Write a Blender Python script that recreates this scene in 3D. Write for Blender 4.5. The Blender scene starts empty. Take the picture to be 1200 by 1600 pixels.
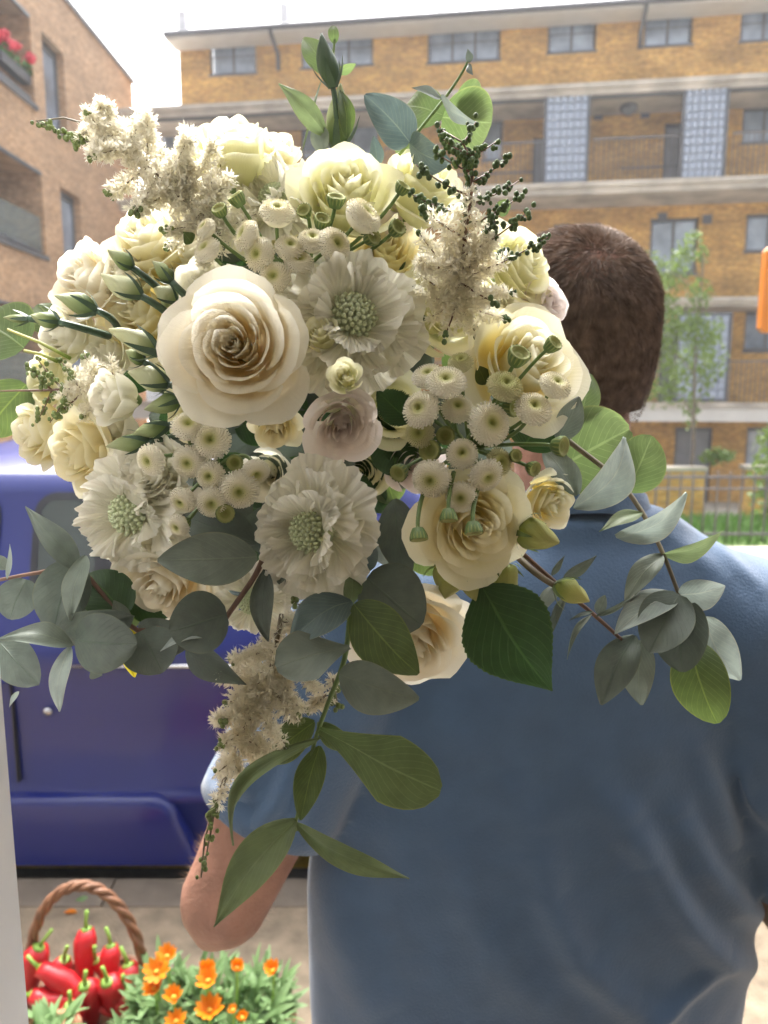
import bpy, bmesh, math, random
from mathutils import Vector, Matrix, Quaternion, noise
random.seed(7)
R = math.radians
V = Vector
sc = bpy.context.scene
COL = sc.collection

# ------------------------------------------------------------------ camera, sky, sun, exposure
CAM = V((0, 0, 1.62)); PITCH = R(8.9); FPX = 1200.0
cd = bpy.data.cameras.new('camera'); cam = bpy.data.objects.new('camera', cd); COL.objects.link(cam)
cam.location = CAM; cam.rotation_euler = (R(90) - PITCH, 0, 0)
cd.sensor_fit = 'VERTICAL'; cd.sensor_height = 36; cd.sensor_width = 27; cd.lens = 36 * FPX / 1600
cd.clip_start = 0.02; cd.clip_end = 2000
cd.dof.use_dof = True; cd.dof.focus_distance = 0.45; cd.dof.aperture_fstop = 10
sc.camera = cam
SUN_EL, SUN_AZ = R(57), R(-14)          # azimuth measured from +Y, negative to the left
w = bpy.data.worlds.new('World'); sc.world = w; w.use_nodes = True
nt = w.node_tree; bg = nt.nodes['Background']
sky = nt.nodes.new('ShaderNodeTexSky'); sky.sky_type = 'NISHITA'; sky.sun_disc = False
sky.sun_elevation = SUN_EL; sky.sun_rotation = SUN_AZ
sky.air_density = 1.0; sky.dust_density = 9.0; sky.ozone_density = 1.0
hs = nt.nodes.new('ShaderNodeHueSaturation'); hs.inputs['Saturation'].default_value = 0.2
nt.links.new(sky.outputs[0], hs.inputs['Color']); nt.links.new(hs.outputs[0], bg.inputs[0]); bg.inputs[1].default_value = 0.15
sl = bpy.data.lights.new('sun', 'SUN'); sl.energy = 1.2; sl.angle = R(22); sl.color = (1, .95, .87)
so = bpy.data.objects.new('sun', sl); COL.objects.link(so)
sdir = V((math.sin(SUN_AZ) * math.cos(SUN_EL), math.cos(SUN_AZ) * math.cos(SUN_EL), math.sin(SUN_EL)))
so.rotation_euler = sdir.to_track_quat('Z', 'Y').to_euler(); so.location = (-8, 8, 14)
vs = sc.view_settings; vs.view_transform = 'Standard'; vs.look = 'None'; vs.gamma = 1; vs.use_curve_mapping = False
vs.exposure = 2.2
sc.cycles.max_bounces = 12; sc.cycles.diffuse_bounces = 8; sc.cycles.transmission_bounces = 12; sc.cycles.transparent_max_bounces = 8; sc.cycles.use_denoising = True

# ------------------------------------------------------------------ helpers
RIGHT = V((1, 0, 0)); FWD = V((0, math.cos(PITCH), -math.sin(PITCH))); UP = V((0, math.sin(PITCH), math.cos(PITCH)))
def P(px, py, c): return CAM + c * (FWD + RIGHT * ((px - 600) / FPX) - UP * ((py - 800) / FPX))
def D(x, y, z=1.0): return (RIGHT * x + UP * y - FWD * z).normalized()
def toY(px, py, Y):                       # point on the plane y = Y seen at a pixel
    d = P(px, py, 1) - CAM; return CAM + d * (Y / d.y)
def pix(p):
    q = p - CAM; c = q.dot(FWD); return 600 + FPX * q.dot(RIGHT) / c, 800 - FPX * q.dot(UP) / c, c

class MB:
    def __init__(s): s.v = []; s.f = []; s.m = []; s.uv = []; s.mi = 0
    def face(s, idx, uvs=None):
        s.f.append(idx); s.m.append(s.mi); s.uv.append(uvs)
    def add(s, vs_): n = len(s.v); s.v.extend([tuple(v) for v in vs_]); return n
    def quad(s, a, b, c, d, uvs=None):
        n = s.add((a, b, c, d)); s.face((n, n+1, n+2, n+3), uvs); return s
    def box(s, lo, hi):
        x0, y0, z0 = lo; x1, y1, z1 = hi
        n = s.add([(x0,y0,z0),(x1,y0,z0),(x1,y1,z0),(x0,y1,z0),(x0,y0,z1),(x1,y0,z1),(x1,y1,z1),(x0,y1,z1)])
        for q in ((0,3,2,1),(4,5,6,7),(0,1,5,4),(1,2,6,5),(2,3,7,6),(3,0,4,7)): s.face(tuple(n+i for i in q))
        return s
    def rings(s, rg, close=True, cap=True):
        k = len(rg[0]); base = [s.add(r) for r in rg]
        for j in range(len(rg) - 1):
            for i in range(k if close else k - 1):
                a, b = base[j] + i, base[j] + (i+1) % k; c, d = base[j+1] + (i+1) % k, base[j+1] + i
                v0, v1 = j/(len(rg)-1), (j+1)/(len(rg)-1)
                s.face((a, b, c, d), ((i/k, v0), ((i+1)/k, v0), ((i+1)/k, v1), (i/k, v1)))
        if cap and close:
            s.face(tuple(base[0] + i for i in reversed(range(k)))); s.face(tuple(base[-1] + i for i in range(k)))
        return s
    def tube(s, pts, rad, n=8, flat=1.0, up=None, cap=True):
        pts = [V(p) for p in pts]; rg = []
        if not isinstance(rad, (list, tuple)): rad = [rad] * len(pts)
        up = V(up) if up else None; pu = None
        for i, p in enumerate(pts):
            t = (pts[min(i+1, len(pts)-1)] - pts[max(i-1, 0)]).normalized()
            if pu is None:
                a = up if up else (V((0,0,1)) if abs(t.z) < .9 else V((0,1,0)))
            else: a = pu
            a = (a - t * a.dot(t)); a = a.normalized() if a.length > 1e-6 else t.orthogonal().normalized()
            pu = a; b = t.cross(a)
            rg.append([p + (a * math.cos(2*math.pi*k/n) * flat + b * math.sin(2*math.pi*k/n)) * rad[i] for k in range(n)])
        return s.rings(rg, cap=cap)
    def lathe(s, prof, n=12, M=None):
        M = M or Matrix()
        return s.rings([[M @ V((r*math.cos(2*math.pi*k/n), r*math.sin(2*math.pi*k/n), z)) for k in range(n)] for r, z in prof])
    def grid(s, fn, nu, nv):
        n = len(s.v)
        for j in range(nv+1):
            for i in range(nu+1): s.v.append(tuple(fn(i/nu, j/nv)))
        for j in range(nv):
            for i in range(nu):
                a = n + j*(nu+1) + i
                s.face((a, a+1, a+nu+2, a+nu+1), ((i/nu, j/nv), ((i+1)/nu, j/nv), ((i+1)/nu, (j+1)/nv), (i/nu, (j+1)/nv)))
        return s
    def ell(s, c, r, n=12, m=8, M=None):
        c = V(c); M = M or Matrix.Identity(3); rg = []
        for j in range(m+1):
            a = math.pi * (j + .0) / m; a = min(max(a, .02), math.pi - .02)
            rg.append([c + M @ V((r[0]*math.sin(a)*math.cos(2*math.pi*k/n), r[1]*math.sin(a)*math.sin(2*math.pi*k/n), -r[2]*math.cos(a))) for k in range(n)])
        return s.rings(rg)
    def mesh(s, name, mats, smooth=True):
        me = bpy.data.meshes.new(name); me.from_pydata(s.v, [], s.f)
        for m in (mats if isinstance(mats, (list, tuple)) else [mats]): me.materials.append(m)
        if any(s.m): me.polygons.foreach_set('material_index', s.m)
        if any(u for u in s.uv):
            L = me.uv_layers.new(name='UVMap'); k = 0; buf = []
            for f, u in zip(s.f, s.uv):
                for q in range(len(f)): buf.extend(u[q] if u else (0, 0))
            L.data.foreach_set('uv', buf)
        if smooth: me.polygons.foreach_set('use_smooth', [True] * len(me.polygons))
        me.update(); return me
    def obj(s, name, mats, parent=None, smooth=True, mat4=None): return link(name, s.mesh(name, mats, smooth), parent, mat4)

def link(name, me, parent=None, mat4=None):
    o = bpy.data.objects.new(name, me); COL.objects.link(o)
    if parent: o.parent = parent
    if mat4 is not None: o.matrix_local = mat4; LM[o] = mat4
    return o
LM = {}
def thing(name, label, cat, loc=(0,0,0), rz=0, group=None):
    o = bpy.data.objects.new(name, None); COL.objects.link(o); o.empty_display_size = .1
    o.location = loc; o.rotation_euler = (0, 0, rz); return tag(o, label, cat, group)
def tag(o, label, cat, group=None):
    o['label'] = label; o['category'] = cat
    if group: o['group'] = group
    return o
def struct(o): o['kind'] = 'structure'; return o
def stuff(o): o['kind'] = 'stuff'; return o
T = Matrix.Translation
def remesh(me, vox, it=4, fac=.5):
    o = bpy.data.objects.new('temporary', me); COL.objects.link(o)
    m = o.modifiers.new('r', 'REMESH'); m.mode = 'VOXEL'; m.voxel_size = vox; m.use_smooth_shade = True
    if it: m = o.modifiers.new('s', 'SMOOTH'); m.iterations = it; m.factor = fac
    dg = bpy.context.evaluated_depsgraph_get()
    n = bpy.data.meshes.new_from_object(o.evaluated_get(dg)); bpy.data.objects.remove(o)
    n.polygons.foreach_set('use_smooth', [True] * len(n.polygons)); return n

# ------------------------------------------------------------------ materials
def nodes(name):
    m = bpy.data.materials.new(name); m.use_nodes = True; t = m.node_tree
    return m, t, t.nodes['Principled BSDF'], t.nodes['Material Output']
def N(t, kind, **kw):
    n = t.nodes.new('ShaderNode' + kind)
    for k, v in kw.items():
        if k in n.inputs: n.inputs[k].default_value = v
        else: setattr(n, k, v)
    return n
def ramp(t, stops):
    r = t.nodes.new('ShaderNodeValToRGB'); e = r.color_ramp.elements
    while len(e) < len(stops): e.new(.5)
    for k, (p, c) in zip(e, stops): k.position = p; k.color = (*c, 1)
    return r
def mat(name, c, rough=.6, var=.12, scale=8, bump=0, bscale=None, metal=0, spec=.5, coat=0, sheen=0, coord='Object', detail=4):
    m, t, b, o = nodes(name)
    b.inputs['Roughness'].default_value = rough; b.inputs['Metallic'].default_value = metal
    b.inputs['Specular IOR Level'].default_value = spec; b.inputs['Coat Weight'].default_value = coat
    b.inputs['Coat Roughness'].default_value = .12
    b.inputs['Sheen Weight'].default_value = sheen
    tc = N(t, 'TexCoord'); nz = N(t, 'TexNoise', Scale=scale, Detail=detail)
    t.links.new(tc.outputs[coord], nz.inputs['Vector'])
    r = ramp(t, [(.3, [x*(1-var) for x in c]), (.7, [min(1, x*(1+var)) for x in c])])
    t.links.new(nz.outputs[0], r.inputs[0]); t.links.new(r.outputs[0], b.inputs['Base Color'])
    if bump:
        n2 = N(t, 'TexNoise', Scale=bscale or scale*6, Detail=3); t.links.new(tc.outputs[coord], n2.inputs['Vector'])
        bp = N(t, 'Bump', Strength=bump, Distance=.01); t.links.new(n2.outputs[0], bp.inputs['Height']); t.links.new(bp.outputs[0], b.inputs['Normal'])
    return m
def thin(name, stops, rough=.5, trans=.35, tcol=None, vein=0, vscale=9, spec=.35, var=.1, midrib=None):
    """thin petal or leaf: colour along its length (uv v), translucent, fine veins as relief"""
    m, t, b, o = nodes(name); L = t.links.new
    uv = N(t, 'TexCoord'); sep = N(t, 'SeparateXYZ'); L(uv.outputs['UV'], sep.inputs[0])
    r = ramp(t, stops); L(sep.outputs[1], r.inputs[0]); col = r.outputs[0]
    nz = N(t, 'TexNoise', Scale=60, Detail=4); L(uv.outputs['Object'], nz.inputs['Vector'])
    oi = N(t, 'ObjectInfo')
    hv = N(t, 'HueSaturation'); L(col, hv.inputs['Color'])
    mr = N(t, 'MapRange'); mr.inputs[3].default_value = 1 - var; mr.inputs[4].default_value = 1 + var
    ad = N(t, 'Math', operation='ADD'); L(nz.outputs[0], ad.inputs[0]); L(oi.outputs['Random'], ad.inputs[1])
    ad2 = N(t, 'Math', operation='MULTIPLY'); ad2.inputs[1].default_value = .5; L(ad.outputs[0], ad2.inputs[0])
    L(ad2.outputs[0], mr.inputs[0]); L(mr.outputs[0], hv.inputs['Value']); col = hv.outputs[0]
    if midrib:
        sb = N(t, 'Math', operation='SUBTRACT'); L(sep.outputs[0], sb.inputs[0]); sb.inputs[1].default_value = .5
        ab = N(t, 'Math', operation='ABSOLUTE'); L(sb.outputs[0], ab.inputs[0])
        # side veins: stripes along v + |u|
        m1 = N(t, 'Math', operation='MULTIPLY_ADD'); L(ab.outputs[0], m1.inputs[0]); m1.inputs[1].default_value = -.9; L(sep.outputs[1], m1.inputs[2])
        m2 = N(t, 'Math', operation='MULTIPLY'); L(m1.outputs[0], m2.inputs[0]); m2.inputs[1].default_value = 62
        sn = N(t, 'Math', operation='SINE'); L(m2.outputs[0], sn.inputs[0])
        g1 = N(t, 'MapRange'); g1.inputs[1].default_value = .9; g1.inputs[2].default_value = 1.0; g1.inputs[4].default_value = .42; L(sn.outputs[0], g1.inputs[0])
        g2 = N(t, 'MapRange'); g2.inputs[1].default_value = .022; g2.inputs[2].default_value = .008; g2.inputs[4].default_value = .8; L(ab.outputs[0], g2.inputs[0])
        mx = N(t, 'Math', operation='MAXIMUM'); L(g1.outputs[0], mx.inputs[0]); L(g2.outputs[0], mx.inputs[1])
        mc = N(t, 'MixRGB'); L(mx.outputs[0], mc.inputs[0]); L(col, mc.inputs[1]); mc.inputs[2].default_value = (*midrib, 1); col = mc.outputs[0]
        g3 = N(t, 'MapRange'); g3.inputs[1].default_value = .470; g3.inputs[2].default_value = .492; g3.inputs[4].default_value = .55; L(ab.outputs[0], g3.inputs[0])
        mc3 = N(t, 'MixRGB'); L(g3.outputs[0], mc3.inputs[0]); L(col, mc3.inputs[1]); mc3.inputs[2].default_value = (midrib[0]*1.25, midrib[1]*1.05, midrib[2]*.9, 1); col = mc3.outputs[0]
        n5 = N(t, 'TexNoise', Scale=130, Detail=5); L(uv.outputs['Object'], n5.inputs['Vector']); r5 = ramp(t, [(.38, (.90,.90,.91)), (.6, (1.06,1.06,1.05))]); L(n5.outputs[0], r5.inputs[0])
        mc5 = N(t, 'MixRGB', blend_type='MULTIPLY'); mc5.inputs[0].default_value = 1; L(col, mc5.inputs[1]); L(r5.outputs[0], mc5.inputs[2]); col = mc5.outputs[0]
        bpv = N(t, 'Bump', Strength=.5, Distance=.0012); L(mx.outputs[0], bpv.inputs['Height']); L(bpv.outputs[0], b.inputs['Normal'])
    L(col, b.inputs['Base Color']); b.inputs['Roughness'].default_value = rough; b.inputs['Specular IOR Level'].default_value = spec
    if vein:
        wv = N(t, 'TexNoise', Scale=1.0, Detail=2); mp = N(t, 'Mapping'); mp.inputs['Scale'].default_value = (vscale*5, vscale*.22, 1)
        L(uv.outputs['UV'], mp.inputs[0]); L(mp.outputs[0], wv.inputs['Vector'])
        bp = N(t, 'Bump', Strength=vein, Distance=.002); L(wv.outputs[0], bp.inputs['Height']); L(bp.outputs[0], b.inputs['Normal'])
    tr = N(t, 'BsdfTranslucent')
    if tcol: 
        mc2 = N(t, 'MixRGB', blend_type='MULTIPLY'); mc2.inputs[0].default_value = 1; L(col, mc2.inputs[1]); mc2.inputs[2].default_value = (*tcol, 1); L(mc2.outputs[0], tr.inputs[0])
    else: L(col, tr.inputs[0])
    ms = N(t, 'MixShader'); ms.inputs[0].default_value = trans
    L(b.outputs[0], ms.inputs[1]); L(tr.outputs[0], ms.inputs[2]); L(ms.outputs[0], o.inputs[0])
    return m
def brick(name, c1, c2, mortar, bw=.225, bh=.075, patch=.35, bump=.35):
    m, t, b, o = nodes(name); L = t.links.new
    tc = N(t, 'TexCoord'); sp = N(t, 'SeparateXYZ'); L(tc.outputs['Object'], sp.inputs[0])
    ad = N(t, 'Math', operation='ADD'); L(sp.outputs[0], ad.inputs[0]); L(sp.outputs[1], ad.inputs[1])
    cb = N(t, 'CombineXYZ'); L(ad.outputs[0], cb.inputs[0]); L(sp.outputs[2], cb.inputs[1])
    bt = N(t, 'TexBrick', Scale=1); bt.inputs['Brick Width'].default_value = bw; bt.inputs['Row Height'].default_value = bh
    bt.inputs['Mortar Size'].default_value = .006; bt.inputs['Mortar Smooth'].default_value = .3; bt.inputs['Bias'].default_value = 0
    bt.inputs['Color1'].default_value = (*c1, 1); bt.inputs['Color2'].default_value = (*c2, 1); bt.inputs['Mortar'].default_value = (*mortar, 1)
    L(cb.outputs[0], bt.inputs['Vector'])
    nz = N(t, 'TexNoise', Scale=.9, Detail=6); mp = N(t, 'Mapping'); mp.inputs['Scale'].default_value = (1, 2.2, 1)
    L(cb.outputs[0], mp.inputs[0]); L(mp.outputs[0], nz.inputs['Vector'])
    r = ramp(t, [(.3, (1-patch,)*3), (.7, (1+patch*.5,)*3)]); L(nz.outputs[0], r.inputs[0])
    n3 = N(t, 'TexNoise', Scale=1, Detail=2); mp3 = N(t, 'Mapping'); mp3.inputs['Scale'].default_value = (7, 13, 1); L(cb.outputs[0], mp3.inputs[0]); L(mp3.outputs[0], n3.inputs['Vector'])
    r3 = ramp(t, [(.3, (.72,)*3), (.7, (1.25,)*3)]); L(n3.outputs[0], r3.inputs[0])
    mx = N(t, 'MixRGB', blend_type='MULTIPLY'); mx.inputs[0].default_value = 1; L(bt.outputs[0], mx.inputs[1]); L(r.outputs[0], mx.inputs[2])
    mx3 = N(t, 'MixRGB', blend_type='MULTIPLY'); mx3.inputs[0].default_value = 1; L(mx.outputs[0], mx3.inputs[1]); L(r3.outputs[0], mx3.inputs[2])
    L(mx3.outputs[0], b.inputs['Base Color']); b.inputs['Roughness'].default_value = .85
    iv = N(t, 'Math', operation='SUBTRACT'); iv.inputs[0].default_value = 1; L(bt.outputs['Fac'], iv.inputs[1])
    bp = N(t, 'Bump', Strength=bump, Distance=.008); L(iv.outputs[0], bp.inputs['Height']); L(bp.outputs[0], b.inputs['Normal'])
    return m

M_brick_o = brick('ochre_brick', (.56,.325,.085), (.46,.245,.06), (.47,.33,.15))
M_brick_p = brick('pink_buff_brick', (.45,.28,.16), (.37,.22,.12), (.45,.34,.24), patch=.25)
M_conc = mat('pale_concrete', (.42,.38,.33), .85, .3, 1.6, .2, 30)
M_white = mat('white_render', (.55,.54,.52), .7, .05, 3, .08, 40)
M_room = mat('shop_plaster', (.66,.62,.54), .8, .05, 2)
M_jamb = mat('white_gloss_paint', (.62,.62,.63), .45, .06, 5, .06, 60)
M_grey = mat('dark_grey_metal', (.09,.095,.11), .45, .08, 6)
M_rail = mat('railing_metal', (.12,.11,.11), .5, .1, 9)
M_dark = mat('dark_interior', (.05,.05,.055), .8, .2, 2)
M_pane = mat('window_glass_pane', (.22,.27,.35), .08, .4, 1.7, spec=.9)  # blue-grey base colour stands in for reflected sky and net curtains
M_gblock = mat('glass_block_glass', (.30,.35,.45), .15, .22, 2.3, .2, 25, spec=.8)
M_gback = mat('glass_block_mortar', (.24,.27,.33), .7, .1, 4)
M_roof = mat('pale_roof_tiles', (.45,.45,.47), .7, .18, 3, .3, 20)
M_asph = mat('asphalt', (.10,.098,.095), .9, .25, 30, .4, 160)
M_pave = mat('pavement_concrete', (.21,.165,.115), .9, .3, 14, .5, 120, detail=8)
M_kerb = mat('kerb_stone', (.17,.14,.11), .85, .15, 12, .3, 80)
M_yline = mat('yellow_road_paint', (.62,.42,.05), .7, .2, 30)
M_grass = mat('grass_blades', (.09,.19,.03), .7, .3, 20)
M_soil = mat('pale_bounce_ground', (.38,.35,.30), .95, .3, 4)  # courtyard ground made pale on purpose, to bounce light onto the facade

# ------------------------------------------------------------------ ground, road, pavements
def gz(y):
    if y < 9.0: return -.11
    if y < 17: return -.11 - 1.15 * (y - 9) / 8
    return -1.26
b = MB(); ys = [-60, -8, 0, 2.3, 7, 9, 11, 13, 15, 17, 30, 80, 130]
for a, c in zip(ys[:-1], ys[1:]): b.quad((-110, a, gz(a)-.03), (110, a, gz(a)-.03), (110, c, gz(c)-.03), (-110, c, gz(c)-.03))
struct(b.obj('ground', M_soil, smooth=False))
struct(MB().quad((-60, 2.36, -.11), (60, 2.36, -.11), (60, 7.1, -.11), (-60, 7.1, -.11)).obj('road', M_asph, smooth=False))
pv = struct(MB().box((-30, .352, -.13), (30, 2.22, 0)).obj('pavement', M_pave, smooth=False))
for y0, y1 in ((2.22, 2.36),):
    me = MB().box((.004, 0, 0), (.896, .14, .15)).mesh('kerb_stone', M_kerb, False)
    for i in range(-7, 8): link('kerb_stone', me, pv, T(V((i*.9, y0, -.146 + random.uniform(-.002, .002)))))
struct(MB().box((-30, 7.1, -.14), (30, 8.0, -.002)).obj('far_pavement', M_conc, smooth=False))
struct(MB().quad((-20, 2.42, -.105), (20, 2.42, -.105), (20, 2.50, -.105), (-20, 2.50, -.105)).obj('yellow_line', M_yline, smooth=False))
struct(MB().quad((-20, 2.58, -.105), (20, 2.58, -.105), (20, 2.66, -.105), (-20, 2.66, -.105)).obj('yellow_line', M_yline, smooth=False))

# ------------------------------------------------------------------ shop we look out of
JX = -.183
b = MB(); y0, y1, H = .22, .35, 3.4
b.box((-4, y0, -.1), (-1.4, y1 - .004, H)); b.box((-1.4, y0, -.1), (JX - .12, y1 - .004, .45)); b.box((-1.4, y0, 2.45), (JX - .1, y1, H)); b.box((2.3, y0, -.1), (5, y1, H)); b.box((JX - .1, y0, 2.45), (2.3, y1, H))
shop = struct(b.obj('shop_front_wall', mat('shop_front_paint', (.17,.17,.165), .6, .1, 3), smooth=False))
MB().box((JX - .12, y0 - .02, -.1), (JX, y1, 2.447)).obj('door_jamb', M_jamb, shop, False)
M_sgl, t_, b_, o_ = nodes('shop_window_glass'); b_.inputs['Base Color'].default_value = (.1,.12,.12,1); b_.inputs['Roughness'].default_value = .02
tr_ = N(t_, 'BsdfTransparent'); tr_.inputs[0].default_value = (.93,.96,.95,1); mx_ = N(t_, 'MixShader'); mx_.inputs[0].default_value = .93; t_.links.new(b_.outputs[0], mx_.inputs[1]); t_.links.new(tr_.outputs[0], mx_.inputs[2]); t_.links.new(mx_.outputs[0], o_.inputs[0])
fr_ = MB().box((-1.397, y0 + .02, .453), (-1.35, y1 - .03, 2.447)).box((-1.35, y0 + .02, .453), (JX - .123, y1 - .03, .5)).box((-1.35, y0 + .02, 2.4), (JX - .123, y1 - .03, 2.447)).obj('shop_window', M_jamb, shop, False)
MB().box((-1.35, y0 + .06, .5), (JX - .123, y0 + .068, 2.4)).obj('pane', M_sgl, fr_, False)
struct(MB().quad((-1.4, -3.2, .015), (5, -3.2, .015), (5, .35, .015), (-1.4, .35, .015)).obj('shop_floor', mat('shop_floor_tiles', (.12,.10,.08), .6, .2, 4), smooth=False))
struct(MB().box((-1.5, -3.3, 0), (-1.4, .22, 2.7)).box((-1.4, -3.3, 0), (5, -3.2, 2.7)).obj('shop_inner_wall', M_room, smooth=False))
struct(MB().box((-1.5, -3.3, 2.7), (5, .22, 2.8)).obj('shop_ceiling', M_room, smooth=False))

# ------------------------------------------------------------------ buildings
class Facade:
    """local x runs along the front, local y into the building, z up"""
    def __init__(s, org, ang):
        s.o = V(org); s.a = ang; s.ux = V((math.cos(ang), math.sin(ang), 0)); s.n = V((-math.sin(ang), math.cos(ang), 0))
    def uz(s, px, py, depth=0.0):
        d = P(px, py, 1) - CAM; o = s.o + s.n * depth
        k = (o - CAM).dot(s.n) / d.dot(s.n); p = CAM + d * k - s.o; return p.dot(s.ux), p.z
    def rect(s, x0, y0, x1, y1, depth=0.0):
        xm, ym = (x0+x1)/2, (y0+y1)/2
        return (s.uz(x0, ym, depth)[0], s.uz(xm, y1, depth)[1], s.uz(x1, ym, depth)[0], s.uz(xm, y0, depth)[1])
def wall_mesh(u0, z0, u1, z1, holes, d=.14, y=0.0):
    us = sorted({u0, u1, *[h[0] for h in holes], *[h[2] for h in holes]}); zs = sorted({z0, z1, *[h[1] for h in holes], *[h[3] for h in holes]})
    us = [u for u in us if u0 <= u <= u1]; zs = [z for z in zs if z0 <= z <= z1]
    b = MB()
    for a, c in zip(us[:-1], us[1:]):
        for e, g in zip(zs[:-1], zs[1:]):
            mu, mz = (a+c)/2, (e+g)/2
            if any(h[0] < mu < h[2] and h[1] < mz < h[3] for h in holes): continue
            b.quad((a, y, e), (c, y, e), (c, y, g), (a, y, g))
    for h in holes:
        a, e, c, g = h; q = y + d
        b.quad((a, y, e), (a, y, g), (a, q, g), (a, q, e)); b.quad((c, y, g), (c, y, e), (c, q, e), (c, q, g))
        b.quad((a, y, g), (c, y, g), (c, q, g), (a, q, g)); b.quad((c, y, e), (a, y, e), (a, q, e), (c, q, e))
    return b
def window(par, r, cols, rows=1, y=.09, fw=.055, sub=None):
    u0, z0, u1, z1 = r; b = MB(); g = .006
    b.box((u0+g, y, z0+g), (u0+fw, y+.06, z1-g)); b.box((u1-fw, y, z0+g), (u1-g, y+.06, z1-g))
    b.box((u0+fw, y, z0+g), (u1-fw, y+.06, z0+fw)); b.box((u0+fw, y, z1-fw*1.6), (u1-fw, y+.06, z1-g))
    b.box((u0-.03, -.03, z0-.05), (u1+.03, y-.002, z0-.002))
    wu = (u1-u0-2*fw)/cols
    for c in range(1, cols): x = u0+fw+wu*c; b.box((x-.035, y+.004, z0+fw), (x+.035, y+.055, z1-fw*1.6))
    wz = (z1-z0-2.6*fw)/rows
    for k in range(1, rows): zz = z0+fw+wz*k; b.box((u0+fw, y+.01, zz-.012), (u1-fw, y+.05, zz+.012))
    f = b.obj('window', M_grey, par, False)
    for c in range(cols):
        for k in range(rows):
            a = u0+fw+wu*c+.02; e = z0+fw+wz*k+.008; p = MB()
            p.box((a, y+.025, e), (a+wu-.04, y+.035, e+wz-.016)); p.obj('pane', M_pane, f, False)
    return f

TH = R(-8.2)
o20 = toY(1150, 650, 20.3)
F = Facade((o20.x, o20.y, 0), TH)
bl = thing('apartment_block', 'long ochre brick apartment block with concrete walkway ledges and glass block panels', 'building', F.o, TH)
UL = F.uz(280, 100)[0]; UR = F.uz(1200, 100)[0] + 14
ze = F.uz(1000, 22)[1]                       # eave height on the wall
L1, L2, L3, L4 = [F.uz(1150, y, -1.5)[1] for y in (121, 279, 467, 632)]
wins = [(327,55,400,115,2),(470,42,583,103,3),(668,30,782,95,3),(856,18,932,80,2),(1007,8,1083,70,2),(1158,0,1234,62,2),
        (755,186,786,250,1),(250,200,330,250,2),(470,192,592,245,3),(1160,165,1232,222,2),(865,349,938,400,2),(1015,340,1090,428,2),(1165,333,1240,392,2),
        (560,345,640,430,2),(380,345,450,430,2),(1163,486,1236,548,2),(820,500,900,580,2),(500,500,600,590,3),(1165,668,1240,736,2),(820,680,890,750,2)]
holes = []; wl = []
for x0, y0_, x1, y1_, c in wins: r = F.rect(x0, y0_, x1, y1_); holes.append(r); wl.append((r, c))
doors = [(1037,192,1066,281),(832,215,852,300),(1052,668,1110,800),(1030,505,1058,628)]
for d_ in doors:
    r = F.rect(*d_); holes.append(r)
b = wall_mesh(UL, -1.35, UR, ze, holes)
b.quad((UL, 0, -1.35), (UL, 0, ze), (UL, 11, ze), (UL, 11, -1.35)); b.quad((UR, 0, -1.35), (UR, 11, -1.35), (UR, 11, ze), (UR, 0, ze))
b.quad((UL, 11, -1.35), (UR, 11, -1.35), (UR, 11, ze), (UL, 11, ze))
b.obj('wall', M_brick_o, bl, False)
for i, (r, c) in enumerate(wl): window(bl, r, c, 2 if i < 6 else 1)
for d_ in doors:
    u0, z0, u1, z1 = F.rect(*d_); q = MB(); q.box((u0+.004, .08, z0), (u0+.07, .14, z1-.004)); q.box((u1-.07, .08, z0), (u1-.004, .14, z1-.004)); q.box((u0+.07, .08, z1-.1), (u1-.07, .14, z1-.004))
    dr = q.obj('door', M_grey, bl, False)
    MB().box((u0+.07, .1, z0), (u1-.07, .13, z1-.1)).obj('door_leaf', mat('door_paint', (.16,.17,.19), .35, .15, 3), dr, False)
# roof with eave, gutter, downpipe
ev = .75; rz = 1.5
UE = F.uz(256, 40, -ev)[0]
zg = F.uz(700, 24, -ev)[1]
MB().quad((UE, -ev, zg+.02), (UR, -ev, zg+.02), (UR, 4.5, zg+2.4), (UE, 4.5, zg+2.4)).quad((UE, 4.5, zg+2.4), (UR, 4.5, zg+2.4), (UR, 11.6, zg), (UE, 11.6, zg)).obj('roof', M_roof, bl, False)
MB().box((UE, -ev+.01, zg-.10), (UR, .0-.004, zg-.02)).obj('soffit', M_white, bl, False)
MB().tube([(UE, -ev-.05, zg), (UR, -ev-.05, zg)], .07, 10).obj('gutter', M_grey, bl)
for px in (435, 1000):
    u = F.uz(px, 60)[0]; MB().tube([(u, -ev-.03, zg-.05), (u, -ev+.1, zg-.15), (u, -.06, zg-.35), (u, -.06, zg-.75)], .05, 8).obj('downpipe', M_grey, bl)
for px in (300, 455): u = F.uz(px, 30, 1)[0]; MB().box((u-.1, .2, zg+.2), (u+.1, .45, zg+1.0)).obj('roof_vent', M_roof, bl, False)
# walkway ledges
UW = F.uz(180, 185, -1.5)[0]
for i, z in enumerate((L1, L2, L3, L4)):
    t_ = (.20, .22, .16, .42)[i]
    b = MB().box((UW, -1.5, z - t_), (UR, -.003, z)); lg = b.obj('walkway_ledge', M_conc if i < 3 else M_white, bl, False)
    MB().box((UW-.02, -1.56, z-.07), (UR, -1.503, z+.05)).obj('edge_coping', M_conc, lg, False)
    MB().box((UW, -1.42, z - t_ - .05), (UR, -1.30, z - t_ - .003)).obj('drip_rail', M_grey, lg, False) if i == 0 else None
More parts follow.
